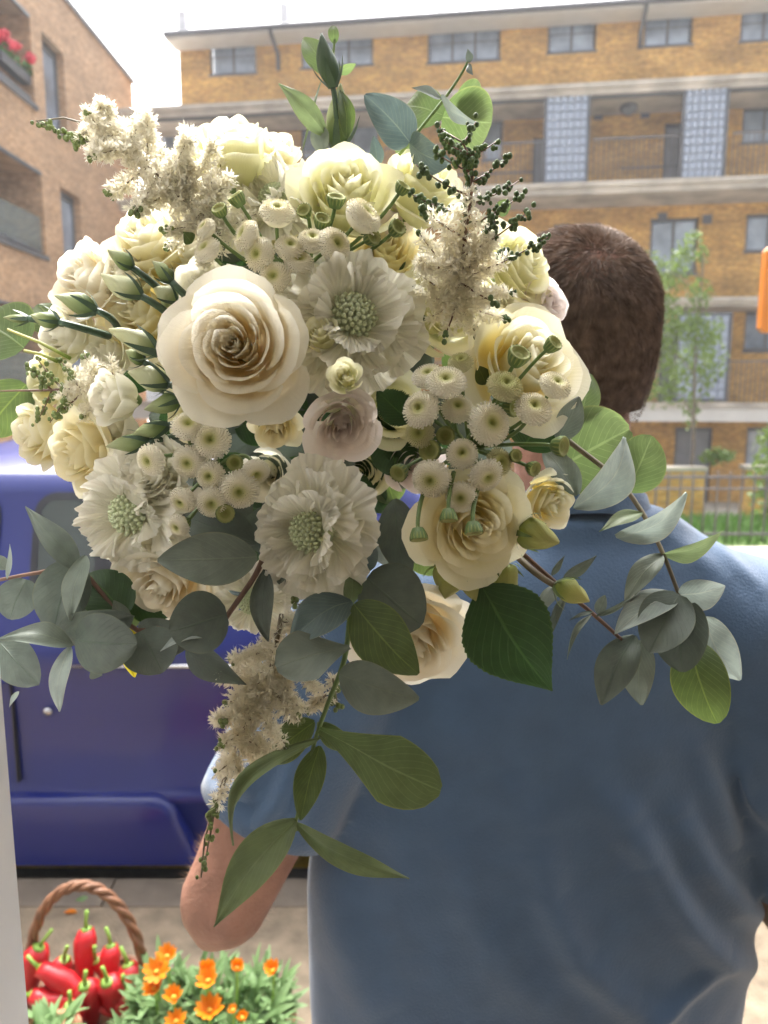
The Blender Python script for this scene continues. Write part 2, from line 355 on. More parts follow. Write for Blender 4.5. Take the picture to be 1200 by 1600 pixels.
# glass block panels
gm = {}
def gpanel(x0, y0_, x1, y1_, cols, rows):
    u0, z0, u1, z1 = F.rect(x0, y0_, x1, y1_, -1.48); y = -1.48
    b = MB(); f = .06
    b.box((u0, y, z0), (u0+f, y+.14, z1)); b.box((u1-f, y, z0), (u1, y+.14, z1)); b.box((u0+f, y, z1-f), (u1-f, y+.14, z1)); b.box((u0+f, y, z0), (u1-f, y+.14, z0+f))
    fr = b.obj('glass_block_panel', M_grey, bl, False)
    MB().box((u0+f, y+.07, z0+f), (u1-f, y+.1, z1-f)).obj('backing', M_gback, fr, False)
    cw = (u1-u0-2*f)/cols; ch = (z1-z0-2*f)/rows
    q = MB(); e = .012; n = q.add([(e,0.02,e),(cw-e,0.02,e),(cw-e,0.02,ch-e),(e,0.02,ch-e),(.04,0,.04),(cw-.04,0,.04),(cw-.04,0,ch-.04),(.04,0,ch-.04),(e,.06,e),(cw-e,.06,e),(cw-e,.06,ch-e),(e,.06,ch-e)])
    for k in range(4): q.face((n+k, n+(k+1)%4, n+4+(k+1)%4, n+4+k)); q.face((n+8+k, n+8+(k+1)%4, n+(k+1)%4, n+k))
    q.face((n+4, n+5, n+6, n+7)); me = q.mesh('glass_block', M_gblock, False)
    for i in range(cols):
        for j in range(rows): link('glass_block', me, fr, T(V((u0+f+cw*i, y+.01, z0+f+ch*j))))
gpanel(849, 143, 921, 299, 6, 11); gpanel(1065, 130, 1137, 282, 6, 11); gpanel(1056, 488, 1141, 628, 6, 10)
# railings on the walkways
def railing(px0, px1, z):
    u0, u1 = F.uz(px0, 300, -1.4)[0], F.uz(px1, 300, -1.4)[0]
    b = MB().box((u0, -1.42, z+1.02), (u1, -1.37, z+1.06)); h = b.obj('handrail', M_rail, bl, False)
    b = MB(); u = u0
    while u < u1: b.box((u, -1.405, z+.052), (u+.018, -1.385, z+1.018)); u += .115
    stuff(b.obj('railing_bars', M_rail, h, False))
railing(925, 1062, L2); railing(1140, 1400, L2); railing(600, 846, L2); railing(110, 1052, L4); railing(1145, 1400, L4); railing(240, 560, L2)
for px, py in ((835,30),(1095,14),(1105,343),(935,180),(1008,177),(1035,340),(690,25)):
    u, z = F.uz(px, py); MB().box((u-.11, -.03, z-.11), (u+.11, .03, z+.11)).obj('wall_vent', M_grey, bl, False)
u, z = F.uz(983, 146, -.7); MB().lathe([(.02,.1),(.2,.1),(.22,.04),(.2,-.02),(.1,-.1),(.01,-.12)], 14, T(V((u, -.7, L1-.33)))).obj('ceiling_lamp', M_grey, bl)
for px in (700, 980): u = F.uz(px, 60)[0]; MB().box((u-.02, -.02, L2+.7), (u+2.3, -.004, L2+.74)).obj('wall_rail', M_grey, bl, False)

# left building: its front runs away from us
lx = -6.95
G = Facade((lx, 0, 0), R(90))
lb = thing('corner_building', 'pinkish buff brick building with recessed balconies at the left of the street', 'building', G.o, R(90))
ucorner = G.uz(212, 250)[0]; ztop = G.uz(212, 137)[1]
def gr(pts):                 # opening from left x, right x, top y at right, bottom y at right
    x0, x1, yt, yb = pts; u0 = G.uz(max(x0, -300), 300)[0] if x0 > -400 else 3.0; u1 = G.uz(x1, 300)[0]
    return (u0, G.uz(x1, yb)[1], u1, G.uz(x1, yt)[1])
balc = [gr((-160, 64, 42, 172)), gr((-160, 66, 270, 398))]
tall = [gr((80, 112, 98, 222)), gr((94, 125, 310, 418))]
balc.append((balc[1][0], balc[1][1]-2.75, balc[1][2], balc[1][3]-2.75)); tall.append((tall[1][0], tall[1][1]-2.75, tall[1][2], tall[1][3]-2.75))
b = wall_mesh(1.0, -1.3, ucorner, ztop, balc + tall, d=.3)
b.quad((ucorner, 0, -1.3), (ucorner, 9, -1.3), (ucorner, 9, ztop), (ucorner, 0, ztop)); b.quad((1, 0, -1.3), (1, 0, ztop), (1, 9, ztop), (1, 9, -1.3))
for h in balc:               # the recess behind each balcony opening
    a, e, c, g = h; q = 1.7
    b.quad((a, .3, e), (a, .3, g), (a, q, g), (a, q, e)); b.quad((c, .3, g), (c, .3, e), (c, q, e), (c, q, g)); b.quad((a, q, e), (c, q, e), (c, q, g), (a, q, g))
    b.quad((a, .3, g), (c, .3, g), (c, q, g), (a, q, g)); b.quad((a, .3, e), (c, .3, e), (c, q, e), (a, q, e))
b.obj('wall', M_brick_p, lb, False)
MB().box((.9, -.06, ztop), (ucorner+.06, .35, ztop+.1)).obj('coping', M_grey, lb, False)
MB().box((1, .35, ztop-.3), (ucorner, 9, ztop-.1)).obj('roof', M_roof, lb, False)
for h in tall: window(lb, h, 1, 1, y=.16, fw=.09)
M_clear, t_, b_, o_ = nodes('balustrade_glass'); b_.inputs['Base Color'].default_value = (.3,.35,.36,1); b_.inputs['Roughness'].default_value = .05
tr_ = N(t_, 'BsdfTransparent'); tr_.inputs[0].default_value = (.85,.9,.9,1); mx_ = N(t_, 'MixShader'); mx_.inputs[0].default_value = .72; t_.links.new(b_.outputs[0], mx_.inputs[1]); t_.links.new(tr_.outputs[0], mx_.inputs[2]); t_.links.new(mx_.outputs[0], o_.inputs[0])
for i, h in enumerate(balc):
    a, e, c, g = h
    s_ = MB().box((a-.02, -.05, e-.09), (c+.05, .32, e-.003)).obj('balcony_sill', M_grey, lb, False)
    if i: MB().box((a+.05, .06, e+.02), (c-.05, .08, e+.75)).obj('balustrade', M_clear, lb, False)
    MB().box((a, -.01, g-.06), (c, .05, g-.002)).obj('lintel', M_grey, lb, False)
    for k in range(3):
        u = c - .9 - k*1.5
        if u > a + .3: window(lb, (u-.62, e+.08, u+.62, e+2.0), 2, 1, y=1.55)
# window box with red flowers on the upper left balcony
u, z = G.uz(34, 112, .12)
wb = thing('window_box', 'balcony planter of red geraniums on the upper left balcony', 'planter', G.o + G.ux*u + G.n*.14 + V((0,0,z)), R(90))
MB().box((-.95, -.09, -.16), (.35, .09, .02)).obj('trough', M_grey, wb, False)
b = MB()
for k in range(260):
    p = V((random.uniform(-.93,.33), random.uniform(-.14,.14), random.uniform(.02,.2))); d1 = V([random.gauss(0,1) for _ in range(3)]).normalized()*.05; d2 = d1.orthogonal().normalized()*.04
    b.quad(p-d1, p+d2, p+d1, p-d2)
stuff(b.obj('foliage', M_grass, wb, False))
M_redf = mat('red_petals', (.62,.03,.06), .6, .3, 20)
for k in range(11):
    b = MB(); c = V((random.uniform(-.88,.25), random.uniform(-.14,.1), random.uniform(.2,.36)))
    b.ell(c, (.1,.1,.07), 16, 10); b.v = [tuple(V(q) + (V(q) - c)*.6*noise.noise(V(q)*26)) for q in b.v]
    b.obj('flower_head', M_redf, wb, False)

# ------------------------------------------------------------------ things across the street
fn = thing('street_railings', 'low black iron railings in front of the apartment block garden', 'railings', (2.0, 8.2, 0))
b = MB(); b.box((-1.5, -.012, .70), (4.4, .012, .73)); b.box((-1.5, -.012, .58), (4.4, .012, .60)); b.box((-1.5, -.012, .08), (4.4, .012, .11)); b.obj('rail', M_rail, fn, False)
me = MB().tube([(0,0,0),(0,0,.74),(0,0,.79)], [.011,.011,.002], 6).mesh('bar', M_rail)
for i in range(44): link('bar', me, fn, T(V((-1.45 + i*.132, 0, 0))))
lw = thing('garden_wall', 'low orange brick garden wall behind the railings', 'wall', (5.2, 12.6, gz(12.6)), R(-4))
MB().box((-1.3, 0, 0), (.1, .22, .95)).box((.75, 0.003, 0), (3.6, .223, .98)).obj('brickwork', M_brick_o, lw, False)
MB().box((-1.33, -.03, .953), (.13, .25, 1.02)).box((.72, -.03, .983), (3.63, .25, 1.05)).obj('coping', M_conc, lw, False)
q = toY(1045, 800, 13.3)
bn = thing('wheelie_bin', 'dark green wheelie bin with a blue lid by the garden wall', 'bin', (q.x, 13.3, gz(13.3)))
hb = toY(1045, 762, 13.3).z - gz(13.3)
M_bin = mat('green_bin_plastic', (.03,.12,.05), .5, .1, 4); M_lid = mat('blue_bin_plastic', (.02,.10,.55), .4, .1, 4)
MB().rings([[V((sx*(.26+.07*t), sy*(.3+.07*t), .1+t*(hb-.1))) for sx, sy in ((-1,-1),(1,-1),(1,1),(-1,1))] for t in (0, .5, 1)]).obj('body', M_bin, bn, False)
MB().rings([[V((sx*a, sy*a*1.1, z)) for sx, sy in ((-1,-1),(1,-1),(1,1),(-1,1))] for a, z in ((.36, hb+.003), (.37, hb+.05), (.31, hb+.13), (.2, hb+.15))]).obj('lid', M_lid, bn, False)
for s in (-1, 1): MB().tube([(s*.24, .33, .1), (s*.32, .33, .1)], .1, 14).obj('wheel', M_dark, bn)
MB().box((-.12, -.388, hb-.5), (.12, -.36, hb-.22)).obj('sticker', M_white, bn, False)
# grass strip behind the railings
b = MB()
for k in range(9000):
    x = random.uniform(1.6, 6.4); y = random.uniform(8.02, 11.0); h = random.uniform(.05, .14); a = random.random()*6.28; q = V((math.cos(a), math.sin(a), 0))*.012
    p = V((x, y, max(gz(y) + .005, -.06*(y - 8)) - .005)); b.v.extend([tuple(p-q), tuple(p+q), tuple(p+V((random.gauss(0,.03), random.gauss(0,.03), h)))]); n = len(b.v); b.face((n-3, n-2, n-1))
stuff(b.obj('grass', M_grass, smooth=False)); b = None
gs = MB().quad((1.2, 8.004, .0), (8.5, 8.004, .0), (8.5, 9.0, -.06), (1.2, 9.0, -.06)).quad((1.2, 9.0, -.06), (8.5, 9.0, -.06), (8.5, 12.4, gz(12.4)+.01), (1.2, 12.4, gz(12.4)+.01)).obj('lawn', mat('lawn_turf', (.10,.17,.04), .9, .3, 6), smooth=False); struct(gs)
M_leafA = thin('young_tree_leaf', [(0, (.13,.2,.05)), (1, (.17,.24,.06))], .5, .4)
M_bark = mat('bark', (.18,.15,.11), .9, .3, 20, .4)
def leafcloud(b, c, r, n, s, droop=0):
    for k in range(n):
        d = V([random.gauss(0,1) for _ in range(3)]); d = d.normalized() * random.random()**.5
        p = V(c) + V((d.x*r[0], d.y*r[1], d.z*r[2])); a = V([random.gauss(0,1) for _ in range(3)]); a.z -= droop; a.normalize(); a *= s*random.uniform(.6,1.2)
        o = a.orthogonal().normalized() * a.length * .42; q = Quaternion(a.normalized(), random.random()*6.28); o = q @ o
        b.quad(p-a*.5, p+o, p+a*.5, p-o, ((0,0),(.5,.5),(0,1),(.5,.5)))
ty = 13.6; q = toY(1068, 900, ty)
tr = thing('birch_sapling', 'slender young birch tree with drooping pale green foliage in front of the brick block', 'tree', (q.x, ty, gz(ty)))
top = toY(1062, 375, ty).z - gz(ty)
b = MB(); b.tube([(0,0,-.1),(.03,0,top*.3),(-.03,.02,top*.6),(.02,0,top*.97)], [.045,.035,.022,.006], 8); b.obj('trunk', M_bark, tr)
fb = MB(); lb_ = MB()
for px, py, rx, rz_, n in ((1070,395,18,28,60),(1050,430,30,30,110),(1020,420,22,30,60),(1092,460,22,26,70),(1035,470,30,34,150),(1062,510,38,32,200),(1100,520,30,34,160),(1030,545,28,40,130),(1075,570,40,36,190),(1115,560,24,40,90),(1050,610,28,30,90),(1080,640,14,34,50),(1020,600,18,40,50),(1105,600,16,30,40),(1095,400,14,16,26),(1085,370,14,16,22)):
    p = toY(px, py, ty + random.uniform(-.4,.4)) - V(tr.location); s = ty/1200
    leafcloud(fb, p, (rx*s, rx*s, rz_*s), int(n*1.9), .08, .8)
    zb = max(.8, p.z - .5); lb_.tube([(0, 0, zb), (p.x*.5, p.y*.5, (zb+p.z)/2+.15), tuple(p)], [.012,.008,.003], 5)
lb_.obj('branches', M_bark, tr); stuff(fb.obj('crown', M_leafA, tr, False))
q = toY(1200, 830, 10.2)
sh = thing('garden_shrub', 'bright green shrub growing behind the railings at the right edge', 'shrub', (q.x+.1, 10.2, gz(10.2)))
b = MB(); b.tube([(0,0,0),(0,0,.6)], .03, 6); b.obj('stem', M_bark, sh)
b = MB(); leafcloud(b, (0,0,.85), (.4,.3,.85), 1100, .09); stuff(b.obj('foliage', M_leafA, sh, False))
q = toY(1135, 780, 12.3)
sh = thing('small_shrub', 'small leafy plant on the low garden wall', 'shrub', (q.x, 12.72, gz(12.6)+1.05))
b = MB(); leafcloud(b, (0,0,.14), (.3,.15,.16), 240, .09); stuff(b.obj('foliage', M_leafA, sh, False)); MB().tube([(0,0,0),(0,0,.2)], .012, 6).obj('stem', M_bark, sh)
# orange projecting sign at the right edge
q = toY(1190, 450, 5.0); M_or = mat('orange_sign_face', (.6,.19,.015), .35, .06, 3)
h0, h1 = toY(1190, 520, 5).z, toY(1190, 385, 5).z
sg = thing('projecting_sign', 'orange rounded sign board at the right edge of the view', 'sign', (q.x, 5.0, 0))
MB().rings([[V((x, y, z)) for x, z in ((0,h0+.03),(.03,h0),(.57,h0),(.6,h0+.03),(.6,h1-.03),(.57,h1),(.03,h1),(0,h1-.03))] for y in (-.03, .03)]).obj('board', M_or, sg, False)
MB().tube([(.62,0,0),(.62,0,h1+.2)], .035, 10).obj('post', M_grey, sg)

# thin scattering volume added to imitate the milky veil of lens flare
hm, ht_, hb_, ho_ = nodes('flare_veil'); ht_.nodes.remove(hb_)
pv_ = N(ht_, 'VolumePrincipled'); pv_.inputs['Color'].default_value = (.93,.95,1,1); pv_.inputs['Density'].default_value = .002; pv_.inputs['Anisotropy'].default_value = .25
ht_.links.new(pv_.outputs[0], ho_.inputs['Volume'])
stuff(MB().box((-112, -62, -3), (112, 132, 16)).obj('flare_veil_volume', hm, smooth=False))

# ------------------------------------------------------------------ parked car
CY = 2.42
zc = lambda y, Y=CY: toY(60, y, Y).z
xc = lambda x, y, Y=CY: toY(x, y, Y).x
M_blue = mat('blue_car_paint', (.004,.013,.15), .3, .05, 2, spec=.5, coat=.45)
M_tyre = mat('tyre_rubber', (.02,.02,.021), .8, .1, 20); M_alloy = mat('alloy_wheel', (.45,.46,.48), .3, .05, 5, metal=.9)
M_cglass = mat('car_window_glass', (.055,.075,.075), .03, .1, 1, spec=.9)
M_chrome = mat('chrome_trim', (.6,.6,.62), .12, .03, 3, metal=1); M_black = mat('black_plastic', (.015,.015,.017), .5, .1, 10)
M_seal = mat('window_seal', (.03,.032,.04), .45, .1, 10)
car = thing('parked_car', 'dark blue parked car beside the pavement, side on behind the bouquet', 'car', (-1.2, CY + .85, -.105))
cz = lambda z: z + .105
zb, zr0, zr1, zbelt, zw0, zw1, zre, zrt = [cz(zc(y)) for y in (1345, 1290, 1243, 1005, 958, 782, 748, 722)]
X0, X1 = -1.95, 2.2            # local ends
def top_z(x):                   # roofline of the side view
    t = max(0, min(1, (x - (-1.1)) / .75)); u = max(0, min(1, (1.75 - x) / .55))
    return t*t*(3-2*t), u*u*(3-2*u)
def sect(x):
    a, c = top_z(x); k = min(a, c)
    ex = 1 - .16 * max(0, (abs(x - .1) - 1.5) / .6)**2
    hood = zbelt + .04; prof = [(-.70, zb + .02), (-.79, zb), (-.825, zb + .03), (-.83, zr0 - .03), (-.85, zr1 - .035), (-.862, zr1 - .012), (-.85, zr1 + .004), (-.832, zr1 + .03), (-.838, (zr1+zbelt)/2), (-.848, zbelt - .10), (-.856, zbelt - .045), (-.85, zbelt - .02), (-.836, zbelt), (-.82, zw0 - .02)]
    up = [(-.80, zw0), (-.68, zw1), (-.645, zre - .012), (-.62, zre), (-.50, zrt - .015), (-.25, zrt + .01), (0, zrt + .02)]
    out = [V((x, y * ex, z)) for y, z in prof]
    for y, z in up: out.append(V((x, (y * k + (y * .97) * (1 - k)) * ex, hood + (z - hood) * k + (.0 if k else 0) - .02 * (1 - k) * (1 + y))))
    return out + [V((p.x, -p.y, p.z)) for p in reversed(out[:-1])]
xs = [X0 + (X1 - X0) * i / 60 for i in range(61)]
b = MB(); b.rings([sect(x) for x in xs], close=False); n = len(sect(0))
b.face(tuple(range(n))); b.face(tuple(reversed(range(len(b.v) - n, len(b.v)))))
b.obj('body', M_blue, car)
def sill(o, zt, r, x1):
    pts = [(X0 + .3, zr0 - .12 + .0), (X0 + .3, zt - o)]
    for k in range(9): a = R(90 - 10*k); pts.append((x1 - o - r + (r)*math.cos(a)*1.0, zt - o - r + r*math.sin(a)))
    pts.append((x1 - o + .06, zr0 - .12)); return pts
xs1 = xc(285, 1280) + 1.2
b = MB(); b.rings([[V((x, y, z)) for x, z in sill(o, zr1 + .012, .10, xs1)] for o, y in ((0, -.83), (.004, -.872), (.016, -.888), (.03, -.893))], close=False, cap=False)
k = len(b.v) - 12; b.face(tuple(range(k, k + 12))); b.obj('sill_moulding', M_blue, car)
def on_side(x, z, off=.004):    # a point on the flank of the cabin
    t = (z - zw0) / (zw1 - zw0); y = -.80 + t * .12 if z > zw0 else -.82
    return V((x, y - off, z))
def rounded(x0, z0, x1, z1, r, off, sk=0):
    pts = []
    for cx, cz_, a0 in ((x1-r, z0+r, -90), (x1-r, z1-r, 0), (x0+r, z1-r, 90), (x0+r, z0+r, 180)):
        for k in range(6):
            a = R(a0 + k*18); z = cz_ + r*math.sin(a); x = cx + r*math.cos(a) + sk*(z - z0); pts.append(on_side(x, z, off))
    return pts
wx0 = xc(38, 870) + 1.2
for i, (a, c) in enumerate(((wx0, wx0 + .98), (wx0 - .98, wx0 - .16))):
    o_ = rounded(a - .025, zw0 + .005, c + .025, zw1 + .005, .075, .006); i_ = rounded(a, zw0 + .03, c, zw1 - .02, .05, .010)
    b = MB(); b.rings([o_, i_], cap=False); s_ = b.obj('window_frame', M_seal, car)
    b = MB(); g = rounded(a, zw0 + .03, c, zw1 - .02, .05, .008); k = b.add(g); b.face(tuple(range(k, k + len(g)))); b.obj('window_glass', M_cglass, s_)
    b = MB(); xd = a + .205 if i == 0 else c - .2
    b.rings([[on_side(xd - .012, z, .013) , on_side(xd + .05, z, .013)] for z in (zw0 + .03, zw1 - .02)], close=False, cap=False); b.obj('window_divider', M_seal, s_)
b = MB(); b.tube([(x, -.862, zbelt - .075) for x in (wx0 + .1, wx0 + 1.0)], .008, 6); b.obj('trim_strip', M_chrome, car)
b = MB(); b.tube([(wx0 + .04, -.845, cz(zc(1112))), (wx0 + .04, -.858, cz(zc(1112)))], [.016, .014], 14); b.obj('door_lock', M_chrome, car)
b = MB(); b.tube([(wx0 - .25, -.85, zbelt - .12), (wx0 - .23, -.875, zbelt - .12), (wx0 - .09, -.875, zbelt - .12), (wx0 - .07, -.85, zbelt - .12)], .011, 8); b.obj('door_handle', M_blue, car)
b = MB(); 
for x in (wx0 - .075,): b.box((x - .003, -.8565, zr1 + .05), (x + .003, -.80, zbelt - .03))
b.obj('door_seam', M_black, car, False)
for x in (-1.35, 1.25):
    for s in (-1, 1):
        y = s * .80
        b = MB(); b.lathe([(.02, -.09), (.26, -.1), (.315, -.07), (.315, .07), (.26, .1), (.02, .09)], 28, T(V((x, y * .985, .315))) @ Matrix.Rotation(R(90), 4, 'X')); wh = b.obj('wheel', M_tyre, car)
        b = MB(); b.lathe([(.02, -.03), (.05, -.02), (.2, -.005), (.215, .012), (.2, .01), (.06, .0)], 24, T(V((x, y * .985 + s * .1, .315))) @ Matrix.Rotation(R(90), 4, 'X')); b.obj('rim', M_alloy, wh)
    b = MB(); b.tube([(x + .36*math.cos(R(a)), -.845, .315 + .36*math.sin(R(a))) for a in range(0, 181, 12)], .022, 8); b.obj('wheel_arch', M_blue, car)
MB().box((X0 + .12, -.68, .16), (X1 - .12, .68, zb + .1)).obj('underbody', M_black, car, False)
for s in (-1, 1):
    MB().ell((X1 - .03, s*.55, zbelt - .12), (.04, .1, .14), 12, 8).obj('tail_light', mat('tail_light_red', (.35,.01,.01), .15, .05, 3), car)
    MB().ell((X0 + .05, s*.55, zbelt - .16), (.06, .16, .08), 12, 8).obj('headlight', M_cglass, car)
MB().tube([(wx0 - 1.02, -.86, zw0 + .06), (wx0 - 1.02, -1.0, zw0 + .08)], [.03, .09], 10, flat=.7).obj('wing_mirror', M_blue, car)

random.seed(5)
# ------------------------------------------------------------------ the man, seen from behind
M_skin = mat('skin', (.33,.165,.115), .55, .22, 26, .2, 210, detail=6)
M_shirt = mat('blue_cotton_jersey', (.058,.108,.195), .85, .07, 25, .22, 420, sheen=.35)
M_jean = mat('dark_denim', (.03,.04,.07), .85, .15, 30, .2, 300)
M_hair = mat('brown_hair', (.175,.118,.088), .7, .5, 90, spec=.25)
man = thing('person', 'man seen from behind in a blue t-shirt, cropped brown hair, holding a bouquet', 'person', (.2, .95, 0))
ML = V(man.location)
ROOT = T(-ML)
HC = P(893, 538, .93)                                     # head centre
NB = P(905, 790, .90)                                     # base of the neck
SL, SR = P(556, 980, .89), P(1150, 960, .90)              # shoulder joints
EL = P(352, 1405, .90); WL = P(525, 930, 1.12)            # left elbow, left wrist
ER = P(1258, 1425, .985); WR = V((.40, 1.32, 1.12))
HL = P(535, 830, 1.12)
b = MB()
# skull, jaw, face (turned away)
tilt = Matrix.Rotation(R(-3), 3, 'Y') @ Matrix.Rotation(R(6), 3, 'X')
HS = 1.04
hp = lambda x, y, z: HC + tilt @ V((x*1.11, y, z))*HS
b.rings([[hp(rx*math.cos(2*math.pi*k/24), cy + ry*math.sin(2*math.pi*k/24)*(1 if math.sin(2*math.pi*k/24) > 0 else 1.04), z) for k in range(24)]
   for z, rx, ry, cy in ((-.135,.02,.02,.075),(-.125,.04,.035,.062),(-.10,.056,.062,.03),(-.06,.066,.083,.008),(-.02,.073,.094,0),(.03,.0765,.098,-.004),(.065,.074,.093,-.006),(.092,.063,.078,-.008),(.11,.044,.055,-.008),(.118,.016,.02,-.008))])
b.rings([[hp(w_*sx, y, z) for sx in (-1, 0, 1)] + [hp(0, y - .03, z)] for w_, y, z in ((.008,.095,.02),(.011,.107,-.01),(.016,.112,-.032),(.012,.095,-.045))])
for s in (-1, 1):
    b.ell(hp(s*.078, .012, -.012), (.009,.019,.032), 10, 8, tilt)
    b.ell(hp(s*.03, .083, .012), (.013,.01,.011), 8, 6, tilt)
b.ell(hp(0, .092, -.068), (.024,.012,.006), 10, 6, tilt); b.ell(hp(0, .09, -.077), (.021,.012,.007), 10, 6, tilt)
b.tube([HC + V((-.004,-.012,-.05)), HC + V((-.003,-.03,-.12)), NB + V((0,.03,-.0)), NB + V((0,.03,-.08))], [.068,.069,.069,.066], 20)
b.tube([NB + V((0,.05,-.07)), NB + V((-.02,.04,-.25)), NB + V((-.04,.04,-.55))], [.06,.14,.14], 18, flat=.55, up=(0,1,0))
# arms
def arm(S, E, W, side):
    m1 = S.lerp(E, .35); m2 = E.lerp(W, .3)
    b.tube([S, m1, S.lerp(E, .7), E], [.06, .06, .057, .052], 16)
    b.ell(E, (.053,.053,.053), 14, 10); b.ell(E + (E - S.lerp(W, .5)).normalized()*.032, (.026,.026,.026), 12, 8)
    b.tube([E, m2, E.lerp(W, .65), W], [.051, .052, .038, .029], 16)
arm(SL, EL, WL, -1); arm(SR, ER, WR, 1)
# hands: left closes round the stems, right rests half curled
SD = (P(500, 640, .62) - HL).normalized()                  # stem direction
def hand(W, dirp, pn, side, grip):
    d = dirp.normalized(); pn = (pn - d*pn.dot(d)).normalized(); sd = d.cross(pn)
    b.rings([[W + d*t + sd*wd*math.cos(2*math.pi*k/14) + pn*th*math.sin(2*math.pi*k/14) for k in range(14)] for t, wd, th in ((-.01,.027,.02),(.03,.036,.018),(.07,.042,.016),(.095,.04,.013))])
    for i, L in enumerate((.072, .08, .075, .06)):
        p = W + d*.085 + sd*(-.031 + i*.0205); ch = [p]; a = 0
        for j, f in enumerate((.45, .32, .23)):
            a += grip * (.75, 1.0, .8)[j]; p = p + (d*math.cos(a) + pn*math.sin(a))*L*f; ch.append(p)
        b.tube(ch, [.0095, .009, .0082, .007], 10); b.ell(ch[-1], (.007,)*3, 8, 6)
    p0 = W + d*.025 - sd*.028; p1 = p0 + (d*.6 - sd*.7 + pn*.45).normalized()*.04; p2 = p1 + (d*.75 - sd*.05 + pn*.7).normalized()*.033; p3 = p2 + (d*.6 + sd*.35 + pn*.6).normalized()*.027
    b.tube([p0, p1, p2, p3], [.014, .0125, .011, .0085], 10); b.ell(p3, (.0085,)*3, 8, 6)
hand(WL, HL - WL, V((0, -1, .1)), -1, 1.0)
hand(WR, V((-.1, .9, .15)), V((-.7, 0, -.3)), 1, .55)
# legs under the trousers, feet
hips = V((.175, .93, .92))
for s in (-1, 1): b.tube([hips + V((s*.09, 0, .02)), hips + V((s*.105, -.01, -.42)), hips + V((s*.11, .02, -.86))], [.085, .055, .04], 14)
body = remesh(b.mesh('body', M_skin), .005, 5); body.materials.clear(); body.materials.append(M_skin)
body.transform(ROOT); ob = link('body', body, man)
# trousers and shoes
b = MB(); b.rings([[hips + V((.19*math.cos(2*math.pi*k/24), .125*math.sin(2*math.pi*k/24), z)) for k in range(24)] for z in (-.04, -.1, -.16)])
for s in (-1, 1): b.tube([hips + V((s*.095, 0, .0)), hips + V((s*.105, -.01, -.42)), hips + V((s*.11, .01, -.83))], [.105, .085, .07], 16)
me = remesh(b.mesh('trousers', M_jean), .012, 6); me.materials.clear(); me.materials.append(M_jean); me.transform(ROOT); link('trousers', me, man)
M_shoe = mat('shoe_leather', (.06,.045,.035), .5, .2, 20)
for s in (-1, 1):
    c = hips + V((s*.11, 0, 0)); c.z = 0
    me = MB().rings([[c + V((w_*math.cos(2*math.pi*k/14), y, max(.002, h*(.5 + .5*math.sin(2*math.pi*k/14))))) for k in range(14)] for y, w_, h in ((-.09,.025,.06),(-.07,.036,.1),(0,.042,.11),(.08,.046,.075),(.15,.047,.055),(.19,.03,.035))]).mesh('shoe', M_shoe); me.transform(ROOT); link('shoe', me, man)
# t-shirt
def torso_ring(z, cx, cy, a, bk, fr, e=2.4):
    out = []
    for k in range(48):
        t = 2*math.pi*k/48; c, s = math.cos(t), math.sin(t)
        x = a*math.copysign(abs(c)**(2/e), c); y = (bk if s < 0 else fr)*math.copysign(abs(s)**(2/e), s); out.append(V((cx + x, cy + y, z)))
    return out
b = MB()
zs = lambda y, c=.9: P(900, y, c).z
b.rings([torso_ring(*r) for r in ((.76,.185,.92,.282,.14,.15),(.86,.187,.92,.286,.135,.15),(.95,.188,.92,.287,.135,.16),(1.05,.19,.92,.285,.138,.165),(1.15,.188,.915,.271,.135,.15),(1.25,.19,.912,.262,.135,.15),(1.33,.20,.912,.25,.13,.14),(1.39,.21,.912,.225,.118,.125),(1.435,.215,.912,.19,.098,.105),(1.455,.222,.912,.145,.08,.09),(1.478,.228,.914,.112,.084,.09),(1.486,.23,.918,.092,.078,.082))])
for S, E, o1, f in ((SL, EL, 1, .66), (SR, ER, 1, .80)):
    nk = NB + V((0, .02, -.05))
    b.tube([nk.lerp(S, .35) + V((0,0,-.035)), nk.lerp(S, .75) + V((0,0,-.012)), S + V((0,0,.004)), S.lerp(E, .25), S.lerp(E, f*.75), S.lerp(E, f)], [.075, .080, .090, .089, .084, .083], 24)
sm = remesh(b.mesh('t_shirt', M_shirt), .008, 14, .6); sm.materials.clear(); sm.materials.append(M_shirt)
bm = bmesh.new(); bm.from_mesh(sm); bmesh.ops.subdivide_edges(bm, edges=bm.edges[:], cuts=1, use_grid_fill=True, smooth=.0); bm.normal_update()
folds = [([(845,1290),(858,1400),(905,1500),(985,1570),(1080,1605)],30,.011),([(985,1270),(1030,1370),(1075,1440),(1120,1490),(1185,1515)],25,.013),([(1060,1270),(1100,1350),(1150,1410),(1200,1435)],22,.011),
   ([(1150,1190),(1172,1240),(1215,1290)],16,.010),([(930,1220),(975,1300),(1010,1350)],26,.006),([(505,1330),(530,1440),(600,1600)],40,.009),([(700,1300),(735,1420),(800,1530),(900,1605)],36,.006),([(1090,1170),(1120,1260),(1150,1330)],20,.007),
   ([(1000,1600),(1060,1560),(1130,1510)],12,.006),([(420,1130),(385,1230),(330,1240)],16,.007),([(460,1180),(430,1260),(385,1300)],14,.006),([(480,1230),(455,1290)],12,.005),([(980,800),(1060,850),(1130,900)],18,.004),([(1010,790),(1110,850),(1190,920)],12,.004),([(640,1150),(620,1300),(640,1500)],40,.004),([(800,1200),(820,1330)],30,.004)]
def seg(p, a, c):
    dx, dy = c[0]-a[0], c[1]-a[1]; t = max(0, min(1, ((p[0]-a[0])*dx + (p[1]-a[1])*dy)/(dx*dx+dy*dy))); return math.hypot(p[0]-a[0]-t*dx, p[1]-a[1]-t*dy), t
cs = SL.lerp(EL, .66); 
